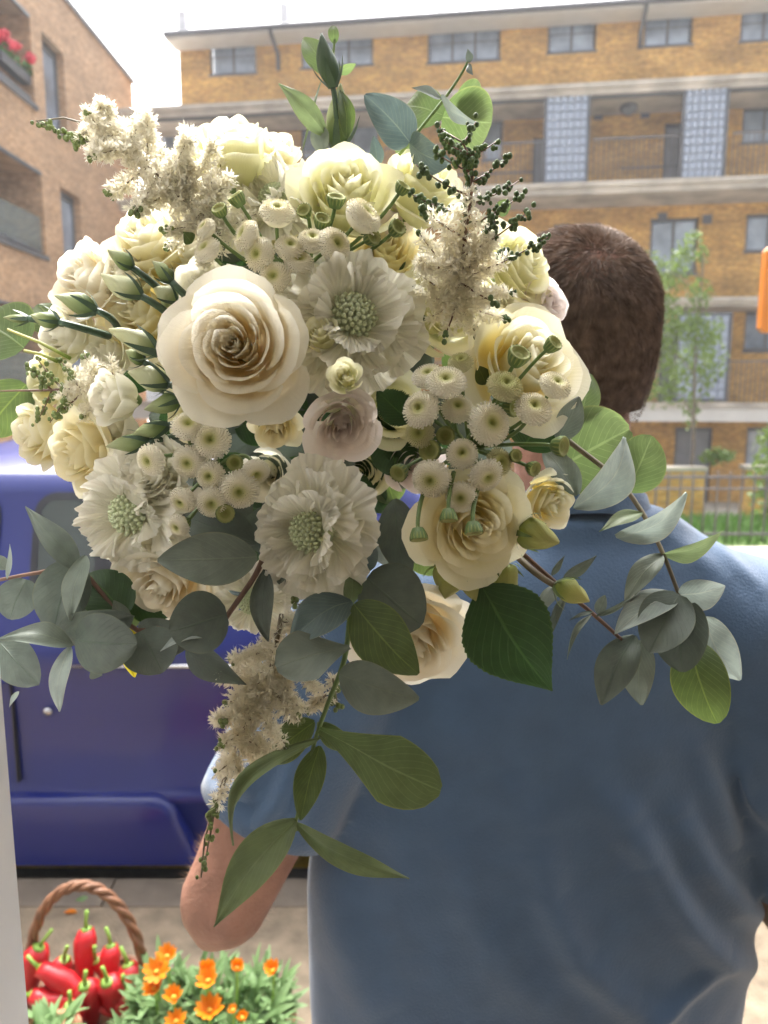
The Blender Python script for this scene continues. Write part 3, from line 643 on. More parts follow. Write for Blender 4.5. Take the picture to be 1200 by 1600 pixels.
for v in bm.verts:
    x, y, c = pix(v.co); f = max(0, min(1, -(v.normal.dot(FWD))*2 + .3)); dsp = 0
    for pl, wd, amp in folds:
        n_ = len(pl) - 1; best, tt = 1e9, 0
        for i in range(n_):
            d, t = seg((x, y), pl[i], pl[i+1])
            if d < best: best, tt = d, (i + t)/n_
        if best < wd*3: dsp += 1.45*amp*math.exp(-(best/wd)**2)*math.sin(math.pi*min(.97, max(.03, tt)))**.5
    dsp += .0035*noise.noise(v.co*9) + .0012*noise.noise(v.co*26)
    v.co += v.normal * dsp * f
bm.to_mesh(sm); bm.free(); sm.polygons.foreach_set('use_smooth', [True]*len(sm.polygons)); sm.transform(ROOT); shirt = link('t_shirt', sm, man)
ax = (EL - SL).normalized()
for S, E, f in ((SL, EL, .66), (SR, ER, .80)):
    ax = (E - S).normalized(); c = S.lerp(E, f)
    u = ax.orthogonal().normalized(); w_ = ax.cross(u); rg = []
    for k in range(32):
        a = 2*math.pi*k/32; d = u*math.cos(a) + w_*math.sin(a)
        rg.append([c + d*r + ax*t for r, t in ((.0815,-.028),(.0835,-.026),(.0842,-.012),(.0838,.004),(.0805,.006),(.07,.0))])
    me = MB().rings(rg + [rg[0]], close=False, cap=False).mesh('sleeve_hem', M_shirt); me.transform(ROOT); link('sleeve_hem', me, shirt)
rg = []
for k in range(40):
    a = 2*math.pi*k/40; d = V((math.cos(a), math.sin(a)*.98, 0)); c = NB + V((.004, .028, -.008 - .03*math.sin(a)))
    rg.append([c + d*r + V((0,0,z)) for r, z in ((.088,-.022),(.086,-.006),(.081,.008),(.075,.013),(.069,.008),(.07,-.02))])
me = MB().rings(rg + [rg[0]], close=False, cap=False).mesh('collar', M_shirt); me.transform(ROOT); link('collar', me, shirt)
# cropped hair: a fine cap and short strands radiating from the crown
def scalp(th, ph, off=0.0):    # th from the crown, ph around
    z = math.cos(th); s = math.sin(th); x = .080*abs(s)**.9*math.cos(ph); y = .102*abs(s)**.9*math.sin(ph)
    return V((x*(1+off/.08), y*(1+off/.1) - .004, .024 + math.copysign(abs(z)**.93, z)*(.097 if z > 0 else .165)*(1+off/.1)))
def hair_lim(ph):
    s = math.sin(ph); return 2.22 - 1.15*max(0, min(1, (s + .55)/1.2))
b = MB(); b.rings([[hp(*scalp(.02 + (hair_lim(2*math.pi*k/32) - .1)*j/15, 2*math.pi*k/32, .0032)) for k in range(32)] for j in range(16)], cap=False)
crown = V((.012, -.062, .085)).normalized()
b2 = MB()
for k in range(90000):
    d = V([random.gauss(0,1) for _ in range(3)]).normalized()
    th = math.acos(max(-1, min(1, d.z))); ph = math.atan2(d.y, d.x)
    lim = hair_lim(ph)
    if th > lim + random.choice((0, 0, .09))*random.random() + random.uniform(-.08, .05): continue
    p = scalp(th, ph, .0036); nn = V((p.x/.0765**2, (p.y+.004)/.0995**2, (p.z-.024)/.1**2)).normalized()
    fl = (p.normalized() - crown * p.normalized().dot(crown)); fl = fl - nn*fl.dot(nn)
    if fl.length < .12: fl = fl + V([random.gauss(0,.12) for _ in range(3)])
    fl.normalize(); swirl = nn.cross(fl)*.25
    L = random.uniform(.009, .016) * (1 if th < 1.4 else max(.35, 1 - (th-1.4)*.75)); cl = noise.noise(p*55)*.6
    g = (fl*.75 + swirl + nn*(.62 if th < 1.3 else .4) + nn.cross(fl)*cl + V([random.gauss(0,.1) for _ in range(3)])).normalized()
    m = p + g*L*.55; e = p + (g + fl*.35 - nn*.12).normalized()*L; sd = g.cross(V([random.gauss(0,1) for _ in range(3)])).normalized()*.00024
    i = b2.add([hp(*q_) for q_ in (p - sd, p + sd, m + sd*.8, m - sd*.8, e)]); b2.face((i, i+1, i+2, i+3)); b2.face((i+3, i+2, i+4))
me = b.mesh('hair', M_hair); me.transform(ROOT); hair = link('hair', me, man)
me = b2.mesh('hair_strands', M_hair); me.transform(ROOT); stuff(link('hair_strands', me, hair))
# fine fair hair on the left arm
b = MB(); M_fuzz = mat('arm_hair', (.42,.29,.2), .5, .2, 40)
for k in range(2200):
    S, E = (SL, EL) if random.random() < .45 else (EL, WL); t = random.uniform(.6, 1) if S is SL else random.uniform(0, .6)
    c = S.lerp(E, t); ax = (E-S).normalized(); a = random.random()*6.28; u = ax.orthogonal().normalized(); d = u*math.cos(a) + ax.cross(u)*math.sin(a)
    p = c + d*.044; g = (d*.8 + ax*.5 + V([random.gauss(0,.4) for _ in range(3)])).normalized()*random.uniform(.010, .022); sd = g.orthogonal().normalized()*.0003
    i = b.add([p - sd, p + sd, p + g]); b.face((i, i+1, i+2))
me = b.mesh('arm_hair', M_fuzz); me.transform(ROOT); stuff(link('arm_hair', me, ob))

# ------------------------------------------------------------------ basket of chillies and the planter beside it
M_wick = mat('brown_wicker', (.21,.095,.048), .55, .3, 30, .3, 200)
M_chil = mat('red_chilli_skin', (.46,.006,.012), .4, .2, 8, spec=.6)
M_cstem = mat('chilli_stalk', (.25,.42,.07), .5, .2, 20)
BY = 1.78
def gp(px, py, Y): return toY(px, py, Y)
hl, hr, ht = gp(44, 1500, BY), gp(226, 1500, BY), gp(135, 1384, BY)
bc = (hl + hr)/2; br = (hr.x - hl.x)/2
bk = thing('wicker_basket', 'round brown wicker basket with a twisted arched handle full of red chillies', 'basket', (bc.x, BY, 0))
zr = gp(135, 1560, BY).z
rim = lambda t: 1 + .015*math.sin(t)
b = MB()
for k in range(9):                          # woven bands
    z = .02 + (zr - .03)*k/8; rr = br*(.74 + .26*k/8)
    pts = [((rr + .004*(1 if (i + k) % 2 else -1))*math.cos(2*math.pi*i/40), (rr + .004*(1 if (i + k) % 2 else -1))*math.sin(2*math.pi*i/40), z) for i in range(41)]
    MB().tube(pts, .0085, 6).obj('woven_band', M_wick, bk)
b.lathe([(.01,.012),(br*.72,.012),(br*.97,zr-.01)], 32); b.obj('lining', M_wick, bk)
for q in range(2):
    pts = [(br*math.cos(2*math.pi*i/48) + .006*math.cos(i*1.6 + q*3.14)*math.cos(2*math.pi*i/48), br*math.sin(2*math.pi*i/48) + .006*math.cos(i*1.6 + q*3.14)*math.sin(2*math.pi*i/48), zr + .006*math.sin(i*1.6 + q*3.14)) for i in range(49)]
    MB().tube(pts, .0085, 6).obj('rim_cane', M_wick, bk)
hz = ht.z - zr
for q in range(3):
    pts = []
    for i in range(61):
        a = math.pi*i/60; r0 = br + .002; c = V((-r0*math.cos(a), 0, zr + hz*math.sin(a)**.85)); n_ = V((-math.cos(a), 0, math.sin(a))); ph = i*.55 + q*2.094
        pts.append(c + n_*.0075*math.cos(ph) + V((0, 1, 0))*.0075*math.sin(ph))
    MB().tube(pts, .0078, 7).obj('handle_cane', M_wick, bk)
def chilli(px, py, ang, L, wd, Y, lab, grp='red chillies in the basket', tip_y=-.2):
    p = gp(px, py, Y); d = V((math.sin(R(ang)), tip_y, -math.cos(R(ang)))).normalized()
    t = thing('red_chilli', lab, 'chilli', p, 0, grp)
    s_ = d.orthogonal(); bend = random.uniform(-.02, .02)
    pts = [d*L*k/9 + s_*bend*math.sin(k/9*3.14) for k in range(10)]
    b = MB(); b.tube(pts, [wd*1.08*f for f in (.6,.95,1,.95,.86,.75,.62,.46,.28,.04)], 12)
    for i, v in enumerate(b.v): b.v[i] = tuple(V(v)*(1 + .0) + V((1,1,1))*(noise.noise(V(v)*30)*.006 + noise.noise(V(v)*85)*.0028))
    b.obj('pod', M_chil, t)
    b = MB(); u = -d; b.tube([(0,0,0), u*.004], [wd*.62, wd*.3], 10); b.obj('calyx', M_cstem, t)
    c2 = V((random.uniform(-.3,.5), 0, .3)); b = MB(); b.tube([u*.002, u*.02 + c2*.006, u*.04 + c2*.03], [.006, .0045, .005], 7); b.obj('stalk', M_cstem, t)
CH = [(135,1452,8,.2,.026,1.80,'tallest red chilli standing upright under the basket handle'),(62,1480,-25,.19,.032,1.76,'fat red chilli leaning out at the left rim of the basket'),(173,1478,5,.18,.024,1.80,'upright red chilli right of the tallest one'),
  (200,1508,15,.17,.028,1.76,'red chilli with a long stalk at the right rim of the basket'),(62,1512,-60,.19,.026,1.72,'red chilli lying with its tip to the right below the fat one'),(168,1534,0,.15,.03,1.68,'red chilli facing forward with a round green calyx, right of centre'),
  (133,1540,-3,.15,.028,1.67,'red chilli facing forward with a crooked stalk at the centre'),(110,1572,-8,.14,.028,1.64,'lowest red chilli at the front of the basket'),(150,1500,10,.18,.024,1.78,'red chilli half hidden behind the front ones'),
  (100,1500,-10,.18,.028,1.79,'glossy red chilli between the fat one and the tallest one'),(48,1555,-75,.16,.024,1.68,'red chilli lying along the left rim at the bottom of the basket'),(195,1545,12,.15,.026,1.70,'red chilli tucked against the right side of the basket')]
for i, c in enumerate(CH):
    px, py, a, L, wd, Y, lab = c
    chilli(px, py, a if i not in (4, 10) else -a, L*1.2, wd, Y, lab, tip_y=(-.15 if i < 5 else .25))
# orange gazanias in a long planter
M_gleaf = thin('silvery_green_leaf', [(0, (.12,.22,.07)), (1, (.22,.34,.15))], .55, .3)
M_gaz = thin('orange_ray_petal', [(0, (.72,.17,.004)), (1, (.75,.25,.006))], .5, .35); M_gazc = mat('golden_disc', (.5,.28,.02), .8, .3, 60)
PY = 1.62
c0 = gp(325, 1560, PY)
pl = thing('flower_planter', 'planter of orange gazanias with grey green leaves beside the basket', 'planter', (c0.x, PY, 0))
zt = gp(325, 1640, PY).z
M_terr = mat('terracotta', (.38,.17,.09), .8, .15, 10)
MB().rings([[V((sx*w_, sy*d_, z)) for sx, sy in ((-1,-1),(1,-1),(1,1),(-1,1))] for w_, d_, z in ((.15,.075,0),(.18,.095,zt),(.195,.105,zt),(.195,.105,zt+.02),(.17,.08,zt+.02),(.165,.075,zt-.02))]).obj('trough', M_terr, pl, False)
b = MB()
def gleaf(b, p, d, L, wd):
    d = d.normalized(); sd = d.cross(V((0,0,1))); sd = sd.normalized() if sd.length > .05 else V((1,0,0)); q = Quaternion(d, random.uniform(-.8,.8)); sd = q @ sd; up = sd.cross(d)
    def f(u, v):
        h = wd*math.sin(math.pi*min(.99, v**1.3 + .03))**.8; return V(p) + d*L*v + up*(-.25*L*v*v + .3*abs(u-.5)*h) + sd*(u-.5)*h
    b.grid(f, 2, 5)
for k in range(900):
    x = random.uniform(-.19, .185); y = random.uniform(-.11, .13); h = random.random()
    p = V((x*.9, y, zt + .01 + h*.10)); d = V((x*2.2 + random.gauss(0,.5), y*3 + random.gauss(0,.5) - .2, random.uniform(.2, 1.3)))
    gleaf(b, p, d, random.uniform(.05,.095), random.uniform(.013,.021))
stuff(b.obj('foliage', M_gleaf, pl))
def gaz(px, py, Y, rad, open_, lab=None):
    p = gp(px, py, Y) - V(pl.location); st = MB(); st.tube([(p.x*.9, p.y, zt), tuple(p - V((0,.0,.02))), tuple(p)], [.003,.003,.004], 6); s_ = st.obj('flower', M_cstem, pl)
    b = MB(); n_ = 11
    ax = V((random.gauss(0,.25), -.35, 1)).normalized(); qx = ax.to_track_quat('Z', 'Y')
    for k in range(n_):
        a = 2*math.pi*k/n_ + random.uniform(-.15,.15); out = V((math.cos(a), math.sin(a), 0)); sd = V((-out.y, out.x, 0)); e = open_ + random.uniform(-.15,.15)
        f = lambda u, v: p + qx @ (out*rad*v*math.sin(e)*(1) + V((0,0,1))*rad*v*math.cos(e) + sd*(u-.5)*rad*.5*math.sin(math.pi*min(.97, .15 + v*.78)) + out*.004)
        b.grid(f, 2, 4)
    b.obj('ray_petals', M_gaz, s_); MB().ell(p + qx @ V((0,0,.004)), (.007,.007,.005), 8, 6).obj('disc', M_gazc, s_)
for px, py, Y, rd, op in ((262,1496,1.66,.03,.8),(322,1522,1.62,.035,.45),(326,1534,1.58,.03,.8),(245,1520,1.62,.034,1.0),(243,1546,1.6,.03,.8),(272,1560,1.56,.028,.7),(328,1580,1.54,.036,.9),(370,1514,1.62,.024,.5),(428,1518,1.62,.028,.6),(275,1598,1.52,.026,.9),(378,1592,1.54,.018,.5),(365,1580,1.54,.015,.5)): gaz(px, py, Y, rd, op)
sp = gp(75, 1590, 1.5); hp_ = thing('trailing_plant', 'small pot of pale trailing leaves in front of the basket by the door jamb', 'plant', (sp.x, 1.5, 0))
MB().lathe([(.02,0),(.05,0),(.065,sp.z-.06),(.07,sp.z-.06),(.07,sp.z-.04),(.055,sp.z-.05),(.02,sp.z-.06)], 20).obj('pot', M_terr, hp_)
b = MB()
for k in range(46): gleaf(b, V((random.gauss(0,.02), random.gauss(0,.02), sp.z - .05)), V((random.gauss(0,.8), random.gauss(0,.5), random.uniform(.3, 1.2))), random.uniform(.05,.085), .02)
b.obj('foliage', M_gleaf, hp_)
for x, y, lab, m in ((250,1427,'small yellow fallen leaf on the pavement behind the basket',M_gaz),(297,1408,'small green fallen leaf on the pavement beyond the basket',M_gleaf)):
    k = (CAM.z - .004)/-(P(x*.4, y, 1) - CAM).z; p = CAM + (P(x*.4, y, 1) - CAM)*k; p.z = .004
    b = MB(); gleaf(b, V((0,0,.003)), V((1,.3,.05)), .04, .02); tag(b.obj('fallen_leaf', m), lab, 'leaf').location = p

random.seed(11)
# ------------------------------------------------------------------ the bouquet
CRE = [(0,(.74,.66,.34)),(.35,(.83,.75,.48)),(.75,(.87,.81,.56)),(1,(.88,.84,.64))]
PEA = [(0,(.86,.72,.46)),(.4,(.87,.77,.55)),(.75,(.87,.81,.65)),(1,(.88,.85,.74))]
YEL = [(0,(.80,.68,.26)),(.45,(.86,.77,.42)),(.8,(.87,.83,.60)),(1,(.88,.85,.70))]
GRW = [(0,(.66,.68,.32)),(.4,(.78,.77,.48)),(.8,(.86,.84,.58)),(1,(.87,.85,.64))]
WHI = [(0,(.58,.60,.36)),(.3,(.82,.80,.64)),(1,(.87,.85,.75))]
LAV = [(0,(.60,.58,.42)),(.4,(.80,.74,.68)),(1,(.85,.78,.75))]
M_rose = {k: thin('rose_petal_' + k, st, .55, .5, vein=.25, var=.05) for k, st in (('cream', CRE), ('peach', PEA), ('yellow', YEL), ('green', GRW), ('white', WHI), ('mauve', LAV))}
M_scab = thin('scabiosa_petal', WHI, .6, .4, vein=.6, vscale=9, var=.05)
M_pin = mat('pincushion_green', (.52,.57,.36), .5, .15, 60)
def eul(n, c0, c1, tr, rib, tc=None): return thin(n, [(0, c0), (1, c1)], .5, tr, tc, var=.16, midrib=rib, spec=.45)
M_L = {'grey': eul('eucalyptus_grey', (.145,.18,.145), (.185,.22,.185), .22, (.2,.24,.18)), 'dark': eul('eucalyptus_dark', (.10,.13,.105), (.135,.165,.14), .2, (.11,.15,.11)),
       'blue': eul('eucalyptus_blue', (.10,.15,.15), (.13,.185,.185), .18, (.2,.26,.22)), 'pale': eul('eucalyptus_pale', (.25,.31,.28), (.33,.39,.36), .25, (.38,.42,.36)),
       'green': eul('eucalyptus_green', (.085,.125,.05), (.11,.15,.065), .36, (.2,.26,.09), (1.1,1.2,.7)), 'bright': eul('eucalyptus_backlit', (.105,.155,.065), (.135,.18,.085), .5, (.2,.26,.13), (1.0,1.05,.8)),
       'olive': eul('eucalyptus_olive', (.13,.18,.08), (.16,.21,.10), .35, (.2,.25,.12)), 'rose': eul('rose_leaf', (.03,.075,.02), (.035,.085,.025), .2, (.07,.15,.04))}
M_stem = mat('green_stem', (.13,.20,.06), .5, .2, 60); M_stemb = mat('brown_stem', (.16,.13,.085), .55, .25, 60); M_stemd = mat('dark_stem', (.045,.085,.05), .5, .2, 60); M_stemr = mat('reddish_stem', (.15,.08,.055), .55, .25, 60)
M_bud = thin('bud_green', [(0,(.10,.17,.05)),(.5,(.28,.34,.14)),(1,(.40,.42,.24))], .5, .2, vein=.4)
M_budw = thin('bud_white', [(0,(.26,.34,.14)),(.4,(.58,.60,.38)),(1,(.60,.60,.36))], .5, .3, vein=.4)
M_budy = thin('bud_lime', [(0,(.22,.30,.05)),(.5,(.48,.50,.16)),(1,(.55,.53,.22))], .5, .3, vein=.4)
M_budd = thin('bud_dark', [(0,(.06,.11,.05)),(1,(.09,.13,.09))], .5, .1, vein=.4)
M_flor = thin('astilbe_floret', [(0,(.88,.85,.74)),(1,(.88,.85,.74))], .7, .6); M_fbud = mat('astilbe_green_bud', (.15,.20,.06), .6, .35, 70)
M_fbudd = mat('astilbe_dark_bud', (.08,.13,.04), .6, .35, 70)
def radial(name, stops, rough=.7):
    m, t, b, o = nodes(name); L = t.links.new; tc = N(t, 'TexCoord'); ml = N(t, 'Vector' 'Math', operation='MULTIPLY'); ml.inputs[1].default_value = (1, 1, 0)
    L(tc.outputs['Object'], ml.inputs[0]); ln = N(t, 'VectorMath', operation='LENGTH'); L(ml.outputs[0], ln.inputs[0]); r = ramp(t, stops); L(ln.outputs['Value'], r.inputs[0])
    L(r.outputs[0], b.inputs['Base Color']); b.inputs['Roughness'].default_value = rough
    tr = N(t, 'BsdfTranslucent'); L(r.outputs[0], tr.inputs[0]); ms = N(t, 'MixShader'); ms.inputs[0].default_value = .25; L(b.outputs[0], ms.inputs[1]); L(tr.outputs[0], ms.inputs[2]); L(ms.outputs[0], o.inputs[0])
    return m
M_btn = radial('button_flower_white', [(0,(.20,.23,.05)),(.12,(.34,.36,.10)),(.30,(.60,.58,.28)),(.58,(.84,.80,.64)),(1,(.88,.86,.77))]); M_btng = radial('button_flower_green', [(0,(.16,.18,.03)),(.35,(.40,.40,.12)),(.7,(.58,.56,.30)),(1,(.70,.68,.46))])
M_but = radial('button_bud_green', [(0,(.22,.22,.05)),(.45,(.27,.30,.08)),(.7,(.45,.45,.18)),(1,(.30,.35,.12))])

BC = P(500, 640, .62)
bq = thing('bouquet', 'big bridal bouquet of cream roses, white scabious, button flowers, astilbe and eucalyptus', 'bouquet', BC)
BI = T(-BC)
def orient(pos, d, spin, s, sq=(1,1,1)):
    q = d.to_track_quat('Z', 'Y').to_matrix().to_4x4()
    return BI @ T(pos) @ q @ Matrix.Rotation(spin, 4, 'Z') @ Matrix.Diagonal((s*sq[0], s*sq[1], s*sq[2], 1))

# --- roses: unit meshes
def petal_fn(rb, rt, zb, zt, half, lip, sd, spiral, point=0.0, belly=.62, rag=.012):
    o = V((sd*13.1, sd*7.7, sd*3.3))
    def f(u, v):
        s = (u - .5)*2
        vm = 1 - .20*abs(s)**2.6 + point*max(0, 1 - abs(s)*3.2)**2; vv = v*vm
        wd = half*(.42 + .58*min(1, (vv/.55))**.7)
        a = s*wd
        r = rb + (rt - rb)*math.sin(min(1, vv)*math.pi/2)**belly; z = zb + (zt - zb)*vv**1.15
        t = max(0, (vv - .68)/.32); r += lip*t*t*(1 + .35*abs(s)); z -= lip*.75*t*t*(.4 + abs(s)**2)
        r += spiral*s*rt*.5
        nn = noise.noise(V((s*1.5, vv*1.8, 0)) + o); n2 = noise.noise(V((s*4.5, vv*3.5, 5)) + o)
        r += (.04*nn + .016*n2*vv)*(.4 + rt); z += (.05*nn*vv + .025*n2*vv*vv)
        a += .05*nn*vv
        return V((r*math.cos(a), r*math.sin(a), z))
    return f
RINGS_OPEN = [(3,.11,.66,1.15,.01),(4,.20,.67,1.0,.02),(4,.32,.64,.9,.04),(5,.46,.57,.85,.07)]
OUT_OPEN = [(4,.61,.48,.86,.11),(4,.77,.36,.84,.17),(5,.90,.16,.74,.2)]
RINGS_TIGHT = [(3,.12,.72,1.1,.02),(4,.24,.72,.95,.02),(5,.38,.70,.80,.04)]
OUT_TIGHT = [(5,.54,.64,.74,.07),(5,.70,.52,.68,.12),(5,.84,.34,.62,.2)]
roseM = []
for var_ in range(4):
    tight = var_ % 2; RI, RO = (RINGS_TIGHT, OUT_TIGHT) if tight else (RINGS_OPEN, OUT_OPEN)
    b = MB()
    b.grid(lambda u, v: V(((.035+.09*u)*math.cos(u*15), (.035+.09*u)*math.sin(u*15), -.3 + (.9-.05*u)*v)), 60, 3)
    for ri, (n_, rt, zt, half, lip) in enumerate(RI):
        for k in range(n_):
            f = petal_fn(.05 + .25*rt, rt, -.45, zt + random.uniform(-.05,.05), half*random.uniform(1,1.2), lip, random.random()*50, .35, 0, .45)
            ph = 2*math.pi*k/n_ + ri*.7 + random.uniform(-.18,.18); rot = Matrix.Rotation(ph, 3, 'Z'); b.grid(lambda u, v: rot @ f(u, v), 9, 9)
    outs = []
    for ri, (n_, rt, zt, half, lip) in enumerate(RO):
        ms_ = []
        for q in range(2):
            bb = MB(); bb.grid(petal_fn(.12, rt, -.5, zt, half*random.uniform(1,1.12), lip*random.uniform(.8,1.5), random.random()*50, .22, .06 if ri == 2 else .03, .5), 11, 11); ms_.append(bb)
        outs.append((n_, ms_))
    bb = MB(); bb.lathe([(.02,-.75),(.12,-.72),(.2,-.6),(.16,-.45),(.02,-.42)], 12)
    roseM.append((b, outs, bb, {}))
def rose(px, py, c, Rpx, d, m='cream', var_=0, spin=None, outer=3, label=None, name='rose', sq=(1,1,1), skip=0):
    b, outs, cal, cache = roseM[var_]; M_ = M_rose[m]
    if m not in cache: cache[m] = (b.mesh('rose', M_), [[q.mesh('petal', M_) for q in ms_] for _, ms_ in outs], cal.mesh('calyx', M_stem))
    hm, pm, cm = cache[m]; s = Rpx/FPX*c*.88
    spin = random.random()*6.28 if spin is None else spin
    o = link(name, hm, bq, orient(P(px, py, c), D(*d), spin, s, sq))
    if label: o['label'] = label
    for ri in range(outer):
        n_ = outs[ri][0]; ph0 = random.random()*6.28
        for k in range(n_):
            if skip and ri == 2 and k >= n_ - skip: continue
            ph = ph0 + 2*math.pi*k/n_ + random.uniform(-.12,.12); e = random.uniform(-.07,.07)
            link('petal', random.choice(pm[ri]), o, Matrix.Rotation(ph, 4, 'Z') @ T(V((-.12,0,-.4))) @ Matrix.Rotation(e, 4, 'Y') @ T(V((.12,0,.4))) @ Matrix.Diagonal((random.uniform(.94,1.06), random.uniform(.94,1.06), random.uniform(.92,1.08), 1)))
    link('calyx', cm, o, Matrix())
    return o
rose(370, 545, .415, 122, (.02,-.06), 'peach', 0, .3, label='large open cream rose at the centre of the bouquet')
rose(362, 250, .50, 88, (-.15,1.2), 'green', 1, label='pale green white rose standing at the top left')
rose(425, 255, .53, 66, (.5,1.1), 'yellow', 1)
rose(540, 315, .475, 98, (.05,.42), 'green', 1, label='half open pale cream rose at the top centre')
rose(655, 305, .505, 82, (.45,.75), 'green', 3)
rose(805, 415, .51, 74, (.8,.25), 'green', 0)
rose(815, 572, .47, 108, (.42,.28), 'yellow', 0, label='yellowish rose with a deep gold heart at the right')
rose(690, 485, .50, 84, (.35,.15), 'green', 2)
rose(735, 815, .44, 100, (.18,-.25), 'cream', 2, .8, label='cream rose with a curled rim low on the right')
rose(852, 782, .475, 56, (.6,-.25), 'yellow', 1)
rose(645, 990, .475, 104, (.15,-.75), 'peach', 0, label='peach cream rose at the bottom, half covered by leaves')
rose(150, 445, .53, 82, (-.6,.3), 'peach', 1)
rose(240, 388, .525, 84, (-.45,.6), 'yellow', 3)
rose(72, 675, .53, 66, (-.95,-.25), 'yellow', 1)
rose(140, 705, .50, 76, (-.7,-.35), 'cream', 3)
rose(262, 905, .475, 80, (-.25,-.6), 'peach', 2)
rose(225, 495, .53, 84, (-.35,.1), 'yellow', 2)
rose(322, 448, .49, 56, (-.1,.3), 'white', 1)
rose(112, 525, .535, 62, (-.7,.05), 'white', 1)
rose(240, 742, .455, 62, (-.3,.0), 'white', 0)
rose(185, 622, .465, 60, (-.9,.0), 'white', 3, outer=2, name='lisianthus_flower', label='half open white lisianthus pointing left')
rose(535, 660, .455, 84, (.05,-.55), 'mauve', 0, 1.1, outer=2, name='lisianthus_flower', sq=(1,.9,.8), label='greyish white swirled lisianthus below the centre')
rose(541, 592, .405, 39, (-.1,.25), 'green', 3, outer=2, name='lisianthus_flower', label='small tight pale green lisianthus bud')
rose(500, 528, .432, 43, (-.15,.5), 'green', 1, outer=2, name='lisianthus_flower')
rose(432, 662, .475, 46, (.1,-1.1), 'cream', 3)
rose(415, 350, .52, 70, (-.2,.5), 'green', 2)
rose(600, 400, .53, 80, (.1,.3), 'cream', 2)

# --- scabious
def ruffle(L, half, amp, fr, sd, lift, curl):
    o = V((sd*3.1, sd*5.3, sd))
    def f(u, v):
        s = (u-.5)*2; a = s*half*(.35 + .65*v); e = 1 - .22*abs(s)**3 + .10*noise.noise(V((s*3.2, 0, 0)) + o) + .03*noise.noise(V((s*17, 0, 0)) + o)
        r = .24 + (L - .24)*v*e
        z = lift*v + curl*v*v + amp*v**1.6*math.sin(s*fr + sd) + .26*v*noise.noise(V((s*1.9, v*1.4, 0)) + o) + .035*v*math.sin(s*fr*2.9 + sd*2)
        return V((r*math.cos(a), r*math.sin(a), z))
    return f
scM = [[MB().grid(ruffle(random.uniform(.9,1.06), random.uniform(.62,.85), .045, random.uniform(9,14), random.random()*40, l, c), 34, 10).mesh('petal', M_scab) for q in range(4)] for l, c in ((.05,-.15),(.28,-.08),(.5,-.1))]
b = MB(); g = math.pi*(3 - 5**.5)
for i in range(62):
    r = .30*math.sqrt((i+.5)/62); a = i*g; z = .34*math.sqrt(max(0, 1 - (r/.335)**2)); b.ell((r*math.cos(a), r*math.sin(a), z), (.034,.034,.042), 8, 6)
b.lathe([(.31,-.2),(.3,0),(.2,.2),(.01,.29)], 16)
pinM = b.mesh('scabious_centre', M_pin)
def scabious(px, py, c, Rpx, d, spin, label=None, ring=(8,7,6), sq=(1,1,1), tilt_=0):
    s = Rpx/FPX*c; o = link('scabious_flower', pinM, bq, orient(P(px, py, c), D(*d), spin, s, sq))
    if label: o['label'] = label
    for ri, n_ in enumerate(ring):
        for k in range(n_):
            ph = 2*math.pi*k/n_ + ri*.4 + random.uniform(-.15,.15); sc_ = (1.0,.84,.62)[ri]*random.uniform(.92,1.08)
            link('petal', random.choice(scM[ri]), o, Matrix.Rotation(ph, 4, 'Z') @ T(V((0,0,-.05 + .03*ri))) @ Matrix.Rotation(random.uniform(-.2,.15), 4, 'Y') @ Matrix.Diagonal((sc_, sc_, 1, 1)))
scabious(548, 500, .445, 122, (.25,.12), .4, 'white scabious with a green pincushion right of the big rose')
scabious(492, 828, .43, 112, (-.42,-.12), 1.2, 'white scabious with ruffled petals below the centre')
scabious(212, 800, .468, 112, (-.4,-.15), 2.2, 'ruffled white scabious low on the left')
scabious(432, 318, .495, 84, (-.5,.7), .9)
scabious(395, 935, .475, 70, (-.1,-.6), .2, ring=(6,5,0))
scabious(245, 735, .46, 70, (-.2,.3), 1.2, ring=(0,6,5))

